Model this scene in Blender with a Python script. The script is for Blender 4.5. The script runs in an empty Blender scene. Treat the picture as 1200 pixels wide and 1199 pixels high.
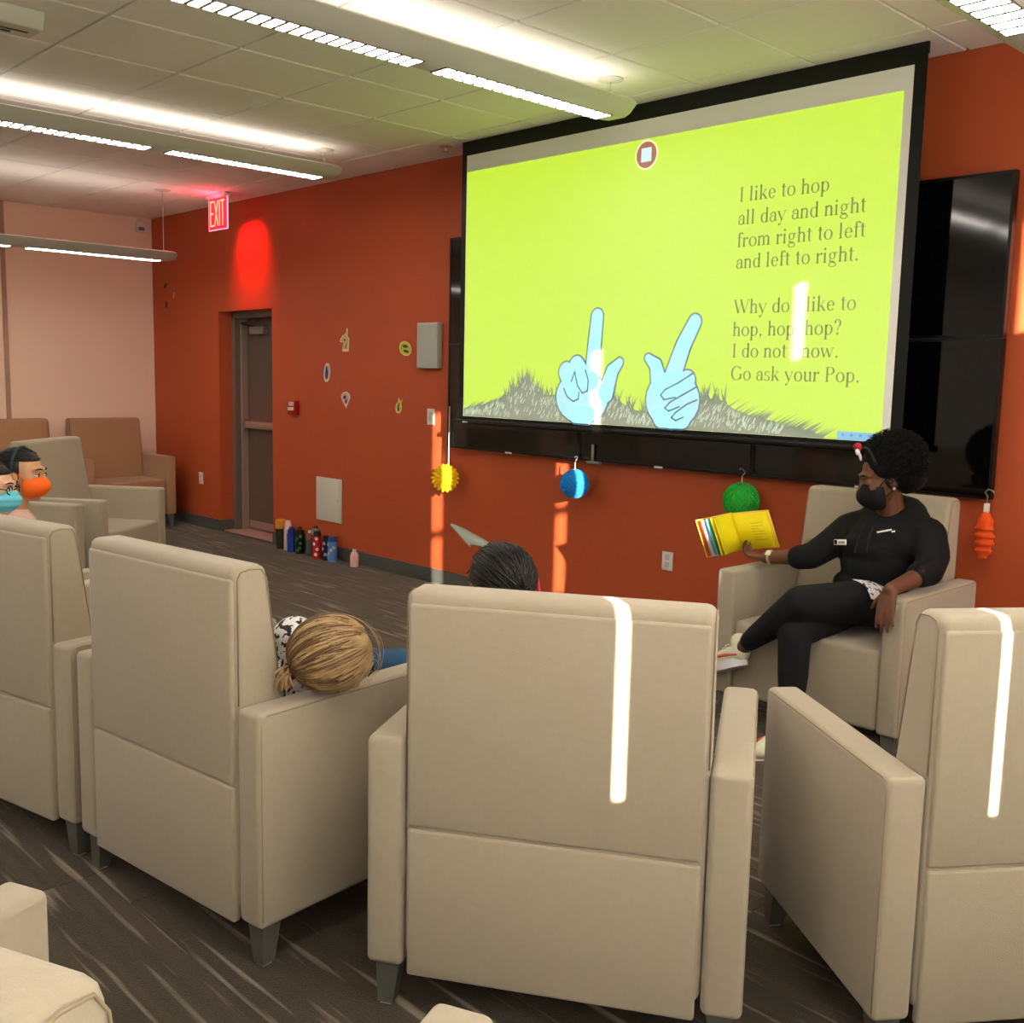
import bpy, bmesh, math, random
from mathutils import Vector, Matrix, noise
random.seed(7)
PI = math.pi
R = math.radians
scene = bpy.context.scene
COL = scene.collection

# ------------------------------------------------------------------ camera
cam_data = bpy.data.cameras.new('camera')
cam_data.sensor_fit = 'HORIZONTAL'; cam_data.sensor_width = 36.0
cam_data.lens = 36.0 * 1224.0 / 1200.0
cam_data.clip_start = 0.05
cam = bpy.data.objects.new('camera', cam_data); COL.objects.link(cam)
yaw, pitch, roll = R(45.914), R(-7.341), R(1.251)
fwd = Vector((-math.sin(yaw)*math.cos(pitch), math.cos(yaw)*math.cos(pitch), math.sin(pitch)))
rgt = Vector((math.cos(yaw), math.sin(yaw), 0)); upv = rgt.cross(fwd)
r2 = rgt*math.cos(roll) + upv*math.sin(roll); u2 = -rgt*math.sin(roll) + upv*math.cos(roll)
m = Matrix((r2, u2, -fwd)).transposed().to_4x4(); m.translation = Vector((10.311, -4.85, 1.511))
cam.matrix_world = m
scene.camera = cam

# ------------------------------------------------------------------ world, sun, exposure
world = bpy.data.worlds.new('world'); scene.world = world; world.use_nodes = True
bg = world.node_tree.nodes['Background']
bg.inputs[0].default_value = (0.62, 0.78, 1.0, 1); bg.inputs[1].default_value = 2.0
sun_d = bpy.data.lights.new('sun', 'SUN'); sun_d.energy = 42.0; sun_d.angle = R(0.5); sun_d.color = (1.0, 0.9, 0.74)
sun = bpy.data.objects.new('sun', sun_d); COL.objects.link(sun)
SUN_DIR = Vector((-1.924, 1.0, -0.48)).normalized()
sun.rotation_euler = SUN_DIR.to_track_quat('-Z', 'Y').to_euler(); sun.location = (18, -6, 6)
vs = scene.view_settings
vs.view_transform = 'Standard'; vs.look = 'None'; vs.exposure = 0.90; vs.gamma = 1.0; vs.use_curve_mapping = False
scene.cycles.use_denoising = True
scene.cycles.max_bounces = 8; scene.cycles.diffuse_bounces = 5
scene.cycles.sample_clamp_indirect = 6.0

# room dimensions (x along the orange wall, y towards it, z up)
XR, YB, H = 10.95, -8.6, 3.02

# ------------------------------------------------------------------ materials
def lin(c):
    return tuple(((v/255)/12.92 if v/255 <= 0.04045 else ((v/255+0.055)/1.055)**2.4) for v in c)
MATS = {}
def mat(name, rgb, rough=0.8, metal=0.0, bump=0.0, bscale=300.0, var=0.0, vscale=6.0, emit=0.0, spec=0.3, sheen=0.0, coat=0.0):
    if name in MATS: return MATS[name]
    M = bpy.data.materials.new(name); M.use_nodes = True; nt = M.node_tree
    b = nt.nodes['Principled BSDF']; c = lin(rgb)
    b.inputs['Base Color'].default_value = (*c, 1); b.inputs['Roughness'].default_value = rough
    b.inputs['Metallic'].default_value = metal; b.inputs['Specular IOR Level'].default_value = spec
    b.inputs['Sheen Weight'].default_value = sheen; b.inputs['Coat Weight'].default_value = coat
    if emit:
        b.inputs['Emission Color'].default_value = (*c, 1); b.inputs['Emission Strength'].default_value = emit
    if var or bump:
        tc = nt.nodes.new('ShaderNodeTexCoord')
    if var:
        n = nt.nodes.new('ShaderNodeTexNoise'); n.inputs['Scale'].default_value = vscale; n.inputs['Detail'].default_value = 5
        nt.links.new(tc.outputs['Object'], n.inputs['Vector'])
        mx = nt.nodes.new('ShaderNodeMix'); mx.data_type = 'RGBA'
        mx.inputs[6].default_value = (*[v*(1-var) for v in c], 1); mx.inputs[7].default_value = (*[min(1, v*(1+var)) for v in c], 1)
        nt.links.new(n.outputs['Fac'], mx.inputs[0]); nt.links.new(mx.outputs[2], b.inputs['Base Color'])
    if bump:
        n2 = nt.nodes.new('ShaderNodeTexNoise'); n2.inputs['Scale'].default_value = bscale; n2.inputs['Detail'].default_value = 2
        nt.links.new(tc.outputs['Object'], n2.inputs['Vector'])
        bp = nt.nodes.new('ShaderNodeBump'); bp.inputs['Strength'].default_value = bump; bp.inputs['Distance'].default_value = 0.002
        nt.links.new(n2.outputs['Fac'], bp.inputs['Height']); nt.links.new(bp.outputs['Normal'], b.inputs['Normal'])
    MATS[name] = M
    return M
def emis(name, rgb, strength):
    if name in MATS: return MATS[name]
    M = bpy.data.materials.new(name); M.use_nodes = True; nt = M.node_tree
    b = nt.nodes['Principled BSDF']; c = lin(rgb)
    b.inputs['Base Color'].default_value = (0.05, 0.05, 0.05, 1); b.inputs['Roughness'].default_value = 0.9
    b.inputs['Emission Color'].default_value = (*c, 1); b.inputs['Emission Strength'].default_value = strength
    MATS[name] = M
    return M
def projected(name, rgb, strength):            # bright picture thrown on matt screen cloth
    if name in MATS: return MATS[name]
    M = emis(name, rgb, strength); b = M.node_tree.nodes['Principled BSDF']
    b.inputs['Base Color'].default_value = (0.26, 0.26, 0.26, 1); b.inputs['Specular IOR Level'].default_value = 0.1
    return M

ORANGE = mat('orange_paint', (182, 82, 46), 0.55, bump=0.15, bscale=250, var=0.05, vscale=2)
BEIGEW = mat('beige_paint', (240, 212, 188), 0.7, bump=0.1, bscale=250, var=0.03, vscale=2)
PALEW = mat('pale_paint', (232, 228, 220), 0.7)
TILE = mat('ceiling_tile', (246, 243, 237), 0.9, bump=0.25, bscale=160, var=0.03, vscale=20)
GRIDM = mat('ceiling_grid', (150, 145, 135), 0.6)
BASEM = mat('rubber_base', (84, 86, 80), 0.5)
FABRIC = mat('tan_fabric', (166, 155, 134), 0.85, bump=0.35, bscale=420, var=0.06, vscale=60, sheen=0.25)
FABRIC_B = mat('brown_fabric', (166, 128, 92), 0.85, bump=0.35, bscale=420, var=0.06, vscale=60, sheen=0.2)
SEAM = mat('seam_thread', (148, 132, 106), 0.9)
SEAM_B = mat('seam_thread_brown', (92, 66, 44), 0.9)
LEGM = mat('leg_metal', (106, 106, 98), 0.4, metal=0.3)
GLIDE = mat('leg_glide', (190, 190, 185), 0.4)
WHITEP = mat('white_plastic', (222, 218, 208), 0.45)
GREYP = mat('grey_plate', (190, 192, 184), 0.5)
BLACKG = mat('black_glass', (6, 6, 7), 0.07, spec=0.5)
BLACKP = mat('black_plastic', (12, 12, 13), 0.35)
CASEM = mat('black_screen_case', (9, 13, 11), 0.5)
SCREENC = mat('screen_cloth', (240, 242, 234), 0.9)
FIXM = mat('fixture_paint', (205, 203, 192), 0.4)
STEEL = mat('steel', (170, 168, 160), 0.35, metal=0.8)
DOORM = mat('door_paint', (98, 84, 74), 0.45)
FRAMEM = mat('door_frame_paint', (112, 98, 84), 0.45)
CABLE = mat('cable', (150, 148, 140), 0.5)
STRING = mat('string', (225, 220, 212), 0.8)

def carpet_material():
    M = bpy.data.materials.new('carpet'); M.use_nodes = True; nt = M.node_tree; L = nt.links; b = nt.nodes['Principled BSDF']
    b.inputs['Roughness'].default_value = 0.95; b.inputs['Specular IOR Level'].default_value = 0.1; b.inputs['Sheen Weight'].default_value = 0.28; b.inputs['Sheen Roughness'].default_value = 0.4; b.inputs['Sheen Tint'].default_value = (.8, .72, .62, 1)
    g = nt.nodes.new('ShaderNodeNewGeometry')
    oi = nt.nodes.new('ShaderNodeObjectInfo')
    def streak(sx, sy, lo, hi, off, rnd):
        mp = nt.nodes.new('ShaderNodeMapping'); mp.inputs['Scale'].default_value = (sx, sy, 1); mp.inputs['Location'].default_value = (off, off*1.7, 0)
        ad = nt.nodes.new('ShaderNodeVectorMath'); ad.operation = 'ADD'
        sc = nt.nodes.new('ShaderNodeVectorMath'); sc.operation = 'SCALE'; sc.inputs[3].default_value = rnd
        cb = nt.nodes.new('ShaderNodeCombineXYZ'); L.new(oi.outputs['Random'], cb.inputs[0]); L.new(cb.outputs[0], sc.inputs[0])
        L.new(g.outputs['Position'], ad.inputs[0]); L.new(sc.outputs[0], ad.inputs[1]); L.new(ad.outputs[0], mp.inputs['Vector'])
        n = nt.nodes.new('ShaderNodeTexNoise'); n.inputs['Scale'].default_value = 1; n.inputs['Detail'].default_value = 1.5
        L.new(mp.outputs[0], n.inputs['Vector'])
        r = nt.nodes.new('ShaderNodeMapRange'); r.inputs[1].default_value = lo; r.inputs[2].default_value = hi
        L.new(n.outputs['Fac'], r.inputs[0]); return r
    s1 = streak(2.0, 36, 0.58, 0.74, 3, 11); s2 = streak(0.9, 17, 0.45, 0.75, 9, 5); s3 = streak(220, 220, 0.3, 0.7, 0, 0)
    cA, cB, cC = lin((72, 66, 56)), lin((154, 142, 122)), lin((88, 79, 67))
    m1 = nt.nodes.new('ShaderNodeMix'); m1.data_type = 'RGBA'; m1.inputs[6].default_value = (*cA, 1); m1.inputs[7].default_value = (*cC, 1); L.new(s2.outputs[0], m1.inputs[0])
    m2 = nt.nodes.new('ShaderNodeMix'); m2.data_type = 'RGBA'; m2.inputs[7].default_value = (*cB, 1); L.new(m1.outputs[2], m2.inputs[6]); L.new(s1.outputs[0], m2.inputs[0])
    m3 = nt.nodes.new('ShaderNodeMix'); m3.data_type = 'RGBA'; m3.blend_type = 'MULTIPLY'; m3.inputs[0].default_value = 0.35; L.new(m2.outputs[2], m3.inputs[6])
    cr = nt.nodes.new('ShaderNodeCombineColor'); [L.new(s3.outputs[0], cr.inputs[i]) for i in range(3)]; L.new(cr.outputs[0], m3.inputs[7])
    L.new(m3.outputs[2], b.inputs['Base Color'])
    bp = nt.nodes.new('ShaderNodeBump'); bp.inputs['Strength'].default_value = 0.4; bp.inputs['Distance'].default_value = 0.003
    L.new(s3.outputs[0], bp.inputs['Height']); L.new(bp.outputs['Normal'], b.inputs['Normal'])
    return M
CARPET = carpet_material()

# ------------------------------------------------------------------ helpers
def finish(name, bm, material, parent=None, smooth=False, angle=None):
    me = bpy.data.meshes.new(name); bmesh.ops.recalc_face_normals(bm, faces=bm.faces[:]); bm.to_mesh(me); bm.free()
    if material: me.materials.append(material)
    if smooth:
        for p in me.polygons: p.use_smooth = True
        if angle: me.set_sharp_from_angle(angle=R(angle))
    o = bpy.data.objects.new(name, me); COL.objects.link(o)
    if parent: o.parent = parent
    return o
def link_copy(o, parent, loc=None):
    c = o.copy(); COL.objects.link(c); c.parent = parent
    if loc is not None: c.location = loc
    return c
def copy_tree(o, parent=None):
    c = o.copy(); COL.objects.link(c); c.parent = parent
    for ch in list(o.children): copy_tree(ch, c)
    return c
def tag(o, label, cat, group=None, kind=None):
    if label: o['label'] = label
    if cat: o['category'] = cat
    if group: o['group'] = group
    if kind: o['kind'] = kind
    return o
def empty(name, loc=(0, 0, 0), rz=0.0):
    o = bpy.data.objects.new(name, None); COL.objects.link(o); o.location = loc; o.rotation_euler = (0, 0, rz); o.empty_display_size = 0.1
    return o
def struct(o): o['kind'] = 'structure'; return o
def box(bm, x0, x1, y0, y1, z0, z1, bev=0.0, seg=2):
    r = bmesh.ops.create_cube(bm, size=1.0); vs_ = r['verts']
    for v in vs_:
        v.co = Vector((x0+(v.co.x+.5)*(x1-x0), y0+(v.co.y+.5)*(y1-y0), z0+(v.co.z+.5)*(z1-z0)))
    if bev:
        es = list({e for v in vs_ for e in v.link_edges})
        bmesh.ops.bevel(bm, geom=es, offset=bev, segments=seg, affect='EDGES', profile=0.5)
def boxo(name, x0, x1, y0, y1, z0, z1, material, parent=None, bev=0.0, seg=2, smooth=None):
    bm = bmesh.new(); box(bm, x0, x1, y0, y1, z0, z1, bev, seg)
    return finish(name, bm, material, parent, smooth=bool(bev) if smooth is None else smooth, angle=40 if bev and seg < 3 else None)
def prism(bm, pts, a0, a1, axis='x', bev=0.0, seg=2):
    """closed outline extruded along an axis; pts are the two other coordinates in order"""
    def P(p, a):
        return {'x': (a, p[0], p[1]), 'y': (p[0], a, p[1]), 'z': (p[0], p[1], a)}[axis]
    v0 = [bm.verts.new(P(p, a0)) for p in pts]; v1 = [bm.verts.new(P(p, a1)) for p in pts]
    fs = [bm.faces.new(v0), bm.faces.new(list(reversed(v1)))]
    n = len(pts)
    for i in range(n): fs.append(bm.faces.new((v0[i], v1[i], v1[(i+1) % n], v0[(i+1) % n])))
    bmesh.ops.recalc_face_normals(bm, faces=fs)
    if bev:
        es = list({e for v in v0+v1 for e in v.link_edges})
        bmesh.ops.bevel(bm, geom=es, offset=bev, segments=seg, affect='EDGES', profile=0.5)
def tube(bm, pts, r, n=8, closed=False, caps=True):
    pts = [Vector(p) for p in pts]; rs = r if isinstance(r, (list, tuple)) else [r]*len(pts)
    rings = []; prev = None
    for i, p in enumerate(pts):
        if closed: t = pts[(i+1) % len(pts)]-pts[i-1]
        else: t = pts[min(i+1, len(pts)-1)]-pts[max(i-1, 0)]
        t.normalize()
        a = prev if prev is not None else (Vector((0, 0, 1)) if abs(t.z) < .9 else Vector((1, 0, 0)))
        s = (a - t*a.dot(t));
        if s.length < 1e-6: s = t.orthogonal()
        s.normalize(); q = t.cross(s); prev = s
        rings.append([bm.verts.new(p + (s*math.cos(2*PI*k/n)+q*math.sin(2*PI*k/n))*rs[i]) for k in range(n)])
    m_ = len(rings)
    for i in range(m_ if closed else m_-1):
        A, B = rings[i], rings[(i+1) % m_]
        for k in range(n): bm.faces.new((A[k], A[(k+1) % n], B[(k+1) % n], B[k]))
    if caps and not closed:
        bm.faces.new(list(reversed(rings[0]))); bm.faces.new(rings[-1])
def lathe(bm, prof, n=20, c=(0, 0, 0)):
    rings = []
    for r_, z in prof:
        rings.append([bm.verts.new((c[0]+r_*math.cos(2*PI*k/n), c[1]+r_*math.sin(2*PI*k/n), c[2]+z)) for k in range(n)] if r_ > 1e-5 else [bm.verts.new((c[0], c[1], c[2]+z))])
    for A, B in zip(rings, rings[1:]):
        for k in range(n):
            k2 = (k+1) % n
            if len(A) == 1 and len(B) > 1: bm.faces.new((A[0], B[k], B[k2]))
            elif len(B) == 1 and len(A) > 1: bm.faces.new((A[k], A[k2], B[0]))
            elif len(A) > 1: bm.faces.new((A[k], A[k2], B[k2], B[k]))
    if len(rings[0]) > 1: bm.faces.new(list(reversed(rings[0])))
    if len(rings[-1]) > 1: bm.faces.new(rings[-1])
    return [v for r_ in rings for v in r_]
def ell(bm, c, rad, rot=None, u=20, v=14):
    M = Matrix.Translation(Vector(c)) @ (rot.to_4x4() if rot is not None else Matrix.Identity(4)) @ Matrix.Diagonal((*rad, 1))
    bmesh.ops.create_uvsphere(bm, u_segments=u, v_segments=v, radius=1.0, matrix=M)
def cone_seg(bm, a, b, ra, rb, n=12):
    a, b = Vector(a), Vector(b); d = (b-a); Ln = d.length
    if Ln < 1e-6: return
    q = d.normalized().to_track_quat('Z', 'Y').to_matrix()
    prof = [(max(ra*math.cos(t), 0), ra*math.sin(t)) for t in [-PI/2, -PI/3, -PI/6, 0]] + [(rb*math.cos(t), Ln+rb*math.sin(t)) for t in [0, PI/6, PI/3, PI/2]]
    prof = [(0 if r_ < 1e-4 else r_, z) for r_, z in prof]
    for v in lathe(bm, prof, n): v.co = q @ v.co + a
def chain(bm, pts):
    for (p, r_), (p2, r3) in zip(pts, pts[1:]): cone_seg(bm, p, p2, r_, r3)
def skin(name, bm, material, parent, voxel=0.007, smooth=4, factor=0.5):
    o = finish(name, bm, material, parent, smooth=True)
    md = o.modifiers.new('remesh', 'REMESH'); md.mode = 'VOXEL'; md.voxel_size = voxel; md.use_smooth_shade = True
    if smooth:
        s = o.modifiers.new('smooth', 'SMOOTH'); s.iterations = smooth; s.factor = factor
    return o

# ------------------------------------------------------------------ the room
floor = struct(boxo('floor', -0.1, XR+.1, YB-.1, 0.4, -0.12, -0.006, mat('subfloor', (60, 54, 48), 0.95)))
plank_me = None
PW, PLN = 0.305, 1.22
for j in range(int(6.3/PW)):
    y1 = -j*PW; off = (j % 4)*PLN*0.27
    i = 0; x = -off
    while x < XR:
        x0, x1 = max(x, 0), min(x+PLN, XR)
        if x1-x0 > 0.02:
            full = abs((x1-x0)-PLN) < 1e-6
            if full and plank_me is not None:
                o = bpy.data.objects.new('carpet_plank', plank_me); COL.objects.link(o); o.parent = floor
            else:
                g_ = 0.0006; bm = bmesh.new(); box(bm, g_, (x1-x0)-g_, -PW+g_, -g_, -0.006, 0.0, 0.001, 1)
                o = finish('carpet_plank', bm, CARPET, floor)
                if full: plank_me = o.data
            o.location = (x0, y1, 0)
        x += PLN
rest_y = -int(6.3/PW)*PW
o = boxo('carpet_plank', 0, XR, YB, rest_y, -0.006, 0.0, CARPET, floor); o['kind'] = 'stuff'

ceiling = struct(boxo('ceiling', -0.1, XR+.1, YB-.1, 0.0, H+0.004, H+0.12, GRIDM))
GP = 0.613; xs0 = 4.50-7*GP-0.0; ys0 = -0.405
tile_cache = {}
def tile(x0, x1, y0, y1):
    k = (round(x1-x0, 3), round(y1-y0, 3))
    if k not in tile_cache:
        bm = bmesh.new(); g_ = 0.006; box(bm, g_, k[0]-g_, g_, k[1]-g_, 0, 0.02, 0.004, 1); tile_cache[k] = bm
        o = finish('ceiling_tile', bm, TILE, ceiling); tile_cache[k] = o.data
    else:
        o = bpy.data.objects.new('ceiling_tile', tile_cache[k]); COL.objects.link(o); o.parent = ceiling
    o.location = (x0, y0, H-0.016)
ey = [0.0]+[ys0-GP*k for k in range(0, 10)]
ex = [0.0]+[xs0+GP*k for k in range(0, 19) if 0.05 < xs0+GP*k < XR-.05]+[XR]
for a, b in zip(ex, ex[1:]):
    for c, d in zip(ey, ey[1:]): tile(a, b, d, c)
o = boxo('ceiling_tile', 0, XR, YB, ey[-1], H-0.016, H+0.004, TILE, ceiling); o['kind'] = 'stuff'

# orange wall with the door recess
DX0, DX1, DZ = 1.34, 2.275, 2.052
bm = bmesh.new()
box(bm, -0.1, DX0, 0, 0.36, 0, H+.1); box(bm, DX1, XR+.1, 0, 0.36, 0, H+.1); box(bm, DX0, DX1, 0, 0.36, DZ, H+.1); box(bm, DX0-.05, DX1+.05, 0.30, 0.36, 0, DZ+.05)
struct(finish('wall_front', bm, ORANGE))
struct(boxo('wall_left', -0.1, 0, YB, 0, 0, H+.1, BEIGEW))
bm = bmesh.new(); box(bm, -0.002, 0.014, -1.455, -1.415, 0, H)
struct(finish('trim_1', bm, mat('wall_joint', (176, 142, 118), 0.6)))
struct(boxo('wall_back', 0, XR, YB-.1, YB, 0, H+.1, PALEW))
bm = bmesh.new(); box(bm, 0, DX0, -0.012, 0, 0, 0.105, 0.003, 1); box(bm, DX1, XR, -0.012, 0, 0, 0.105, 0.003, 1); box(bm, DX0, DX0+.012, 0, 0.13, 0, 0.105)
struct(finish('baseboard_front', bm, BASEM))
struct(boxo('baseboard_left', 0, 0.012, YB, -0.012, 0, 0.105, BASEM))

# right wall: strip windows behind roller shades that leave narrow gaps
WZ0, WZ1, WY0, WY1 = 0.92, 2.88, -6.4, -0.62
bm = bmesh.new()
box(bm, XR, XR+.12, YB, 0, 0, WZ0); box(bm, XR, XR+.12, YB, 0, WZ1, H+.1); box(bm, XR, XR+.12, WY1, 0, WZ0, WZ1); box(bm, XR, XR+.12, YB, WY0, WZ0, WZ1)
struct(finish('wall_right', bm, PALEW))
win = struct(empty('window_1', (XR+.06, (WY0+WY1)/2, WZ0)))
fm = mat('window_frame_paint', (120, 120, 118), 0.5)
yc = (WY0+WY1)/2
boxo('window_mullion', -0.03, 0.03, WY0-yc, WY1-yc, 1.98-0.022-WZ0, 1.98+0.022-WZ0, fm, win)
boxo('window_sill', -0.09, 0.03, WY0-yc, WY1-yc, -0.0, 0.025, fm, win)
SLITS = [-1.255, -2.006, -2.685, -3.326, -4.195]
GAP = 0.009
for k, (ys_, zt) in enumerate(zip(SLITS, (2.36, 2.47, 1.42, 0.93, 1.10))):   # added strips block the sun in the lower part of each gap
    boxo('sun_blocker', -0.085, -0.07, ys_-.04-yc, ys_+.04-yc, 0.03, zt-WZ0, fm, win)
boxo('sun_blocker', -0.085, -0.07, -4.235-yc, -4.155-yc, 1.558-WZ0, 1.95, fm, win)  # added strip blocks the sun in the upper part of the last gap
SHADE = bpy.data.materials.new('shade_cloth'); SHADE.use_nodes = True
nt = SHADE.node_tree; nt.nodes.remove(nt.nodes['Principled BSDF'])
df = nt.nodes.new('ShaderNodeBsdfDiffuse'); df.inputs[0].default_value = (0.6, 0.57, 0.52, 1)
tr = nt.nodes.new('ShaderNodeBsdfTranslucent'); tr.inputs[0].default_value = (0.285, 0.29, 0.297, 1)
ad = nt.nodes.new('ShaderNodeAddShader'); nt.links.new(df.outputs[0], ad.inputs[0]); nt.links.new(tr.outputs[0], ad.inputs[1]); nt.links.new(ad.outputs[0], nt.nodes['Material Output'].inputs[0])
edges = [WY1+.04]+SLITS+[WY0-.04]
ordn = ['first', 'second', 'third', 'fourth', 'fifth', 'sixth', 'seventh', 'eighth']
for k, (a, b) in enumerate(zip(edges, edges[1:])):
    g0 = 0.0 if k == 0 else GAP; g1 = 0.0 if k == len(edges)-2 else GAP
    ya, yb = b+g1, a-g0
    t = empty('roller_shade', (XR-.028, (ya+yb)/2, WZ0-.02)); hw = (yb-ya)/2
    tag(t, 'pale roller shade in the window wall, %s counted from the orange wall' % ordn[k], 'blind', 'roller shades on the window wall')
    boxo('shade_cloth', -0.002, 0.002, -hw, hw, 0.02, 1.99, SHADE, t)
    boxo('bottom_bar', -0.008, 0.008, -hw, hw, 0, 0.025, WHITEP, t, 0.003)
    bm = bmesh.new(); tube(bm, [(0, -hw, 2.01), (0, hw, 2.01)], 0.022, 12); finish('roller', bm, WHITEP, t, True, 40)

# door in the recess
door = struct(empty('door_1', (0, 0, 0)))
bm = bmesh.new()
box(bm, DX0, DX0+.055, 0.13, 0.25, 0, DZ, 0.004, 1); box(bm, DX1-.055, DX1, 0.13, 0.25, 0, DZ, 0.004, 1); box(bm, DX0, DX1, 0.13, 0.25, DZ-.055, DZ, 0.004, 1)
finish('door_frame', bm, FRAMEM, door)
boxo('door_stop', DX0+.055, DX0+.08, 0.19, 0.25, 0, DZ-.055, mat('door_stop_paint', (150, 136, 122), 0.4), door)
boxo('door_leaf', DX0+.06, DX1-.06, 0.25, 0.295, 0.012, DZ-.06, DOORM, door, 0.003, 1)
boxo('threshold', DX0, DX1, 0.02, 0.29, 0.0, 0.010, mat('threshold_metal', (170, 140, 132), 0.5), door, 0.003, 1)
boxo('kick_plate', DX0+.1, DX1-.1, 0.246, 0.2505, 0.03, 0.10, mat('kick_plate', (150, 128, 118), 0.4), door)
ph = boxo('push_bar', DX0+.07, DX1-.10, 0.19, 0.25, 0.98, 1.045, mat('push_bar_metal', (168, 148, 132), 0.35, metal=0.4), door, 0.008)
boxo('push_bar_end', DX0+.07, DX0+.13, 0.185, 0.25, 0.965, 1.06, FRAMEM, ph, 0.006)
cl = boxo('door_closer', DX0+.22, DX0+.46, 0.19, 0.25, 1.85, 1.92, STEEL, door, 0.006)
bm = bmesh.new(); tube(bm, [(DX0+.25, 0.2, 1.925), (DX0+.12, 0.16, 1.95), (DX0+.40, 0.14, 1.96)], 0.009, 6); finish('closer_arm', bm, mat('closer_arm', (60, 56, 52), 0.5), cl)

# ------------------------------------------------------------------ lights hanging from the ceiling
LENS = emis('lamp_lens', (255, 243, 232), 19.0)
UPL = emis('lamp_uplight', (255, 241, 226), 1.35)
def pendant(cx, zb, label, y_far=-0.63, nsec=6):
    t = empty('pendant_light', (cx, y_far, zb)); tag(t, label, 'light', 'long pendant lights')
    Ln = nsec*1.20+0.15
    # shallow winged housing: profile x,z ; flat centre and wings curving upward
    prof = [(-.155, .062), (-.11, .022), (-.055, .0), (.055, .0), (.11, .022), (.155, .062), (.148, .070), (.10, .036), (.05, .03), (-.05, .03), (-.10, .036), (-.148, .070)]
    bm = bmesh.new()
    ys = [0.0, -0.012, -0.04, -0.09]
    sc = [0.30, 0.62, 0.88, 1.0]
    loops = []
    for y, s in list(zip(ys, sc)) + [(-(Ln-.09), 1.0), (-(Ln-.04), .88), (-(Ln-.012), .62), (-Ln, .30)]:
        loops.append([bm.verts.new((px*s, y, pz*(s if i not in () else 1)+.03*(1-s))) for i, (px, pz) in enumerate(prof)])
    for A, B in zip(loops, loops[1:]):
        for k in range(len(prof)): bm.faces.new((A[k], A[(k+1) % len(prof)], B[(k+1) % len(prof)], B[k]))
    bm.faces.new(loops[0]); bm.faces.new(list(reversed(loops[-1])))
    finish('housing', bm, FIXM, t, True, 35)
    first = None; cells = 18; pitch = 1.08/cells
    for s in range(nsec):
        y0 = -0.13-1.20*s
        tray = boxo('louver_frame', -.054, .054, y0-1.083, y0+.003, -.004, .001, mat('louver_frame', (96, 92, 86), 0.4), t)
        for k in range(cells):
            yk = y0-k*pitch
            if first is None:
                first = boxo('lens_cell', -.050, .050, -pitch+.010, -.010, -.0050, -.002, LENS, tray); first.location = (0, yk, 0)
            else:
                o = bpy.data.objects.new('lens_cell', first.data); COL.objects.link(o); o.parent = tray; o.location = (0, yk, 0)
    bm = bmesh.new(); prism(bm, [(-.10, .042), (.10, .042), (.13, .066), (-.13, .066)], -(Ln-.12), -.12, 'y'); finish('uplight_lens', bm, UPL, t)
    for k, yy in enumerate((-0.09, -0.09-1.2*nsec+.03)):
        bm = bmesh.new(); tube(bm, [(0, yy, .03), (0, yy, H-.016-zb-.004)], 0.0025, 6); cb = finish('suspension_cable', bm, CABLE, t)
        bm = bmesh.new(); lathe(bm, [(0.065, H-.016-zb), (0.065, H-.016-zb-.006), (0.03, H-.016-zb-.014), (0.0, H-.016-zb-.016)], 24, (0, yy, 0)); finish('ceiling_canopy', bm, FIXM, cb, True, 40)
    return t
pendant(6.69, 2.815, 'long white pendant light ending just in front of the projection screen')
pendant(4.15, 2.815, 'long white pendant light whose end reaches the wall between exit sign and screen')
pendant(1.75, 2.42, 'low hung slim pendant light before the beige left wall')
pendant(9.19, 2.42, 'wide pendant light cut off at the top right corner of the photo')

# exit sign
t = empty('exit_sign', (1.955, -0.32, H-.016)); tag(t, 'red lit clear EXIT sign hanging above the door', 'exit sign')
boxo('sign_housing', -.16, .16, -.028, .028, -.035, 0, WHITEP, t, 0.004)
pan = boxo('sign_panel', -.155, .155, -.004, .004, -.295, -.035, emis('exit_panel', (226, 24, 60), 0.8), t)
red_rim = emis('exit_rim', (255, 120, 140), 1.6); red_let = emis('exit_letters', (255, 110, 60), 2.6)
bm = bmesh.new(); box(bm, -.16, .16, -.005, .005, -.302, -.295); box(bm, -.16, -.155, -.005, .005, -.295, -.035); box(bm, .155, .16, -.005, .005, -.295, -.035)
finish('panel_edge', bm, red_rim, t)
def stroke_quads(bm, segs, y):
    for (x0, z0, x1, z1, w) in segs:
        a, b = Vector((x0, z0)), Vector((x1, z1)); d = (b-a).normalized(); n_ = Vector((-d.y, d.x))*w/2
        bm.faces.new([bm.verts.new((p.x, y, p.y)) for p in (a-n_, b-n_, b+n_, a+n_)])
EX = {'E': [(0, 0, 0, 1), (0, 1, .8, 1), (0, .5, .7, .5), (0, 0, .8, 0)], 'X': [(0, 0, .9, 1), (0, 1, .9, 0)], 'I': [(.15, 0, .15, 1)], 'T': [(0, 1, .9, 1), (.45, 0, .45, 1)]}
bm = bmesh.new(); xo = -.125
for ch, adv in (('E', .07), ('X', .075), ('I', .035), ('T', .07)):
    for (a, b, c, d) in EX[ch]:
        x0_, z0_, x1_, z1_ = xo+a*.062, -.262+b*.2, xo+c*.062, -.262+d*.2
        dx, dz = x1_-x0_, z1_-z0_; l_ = math.hypot(dx, dz); e_ = .006
        stroke_quads(bm, [(x0_-dx/l_*e_, z0_-dz/l_*e_, x1_+dx/l_*e_, z1_+dz/l_*e_, .014)], -.0055)
    xo += adv
finish('sign_letters', bm, red_let, pan)
ld = bpy.data.lights.new('exit_sign_lamp', 'AREA'); ld.shape = 'RECTANGLE'; ld.size = .26; ld.size_y = .03; ld.energy = 2.4; ld.color = (1, .012, .03); ld.spread = R(62)
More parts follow.
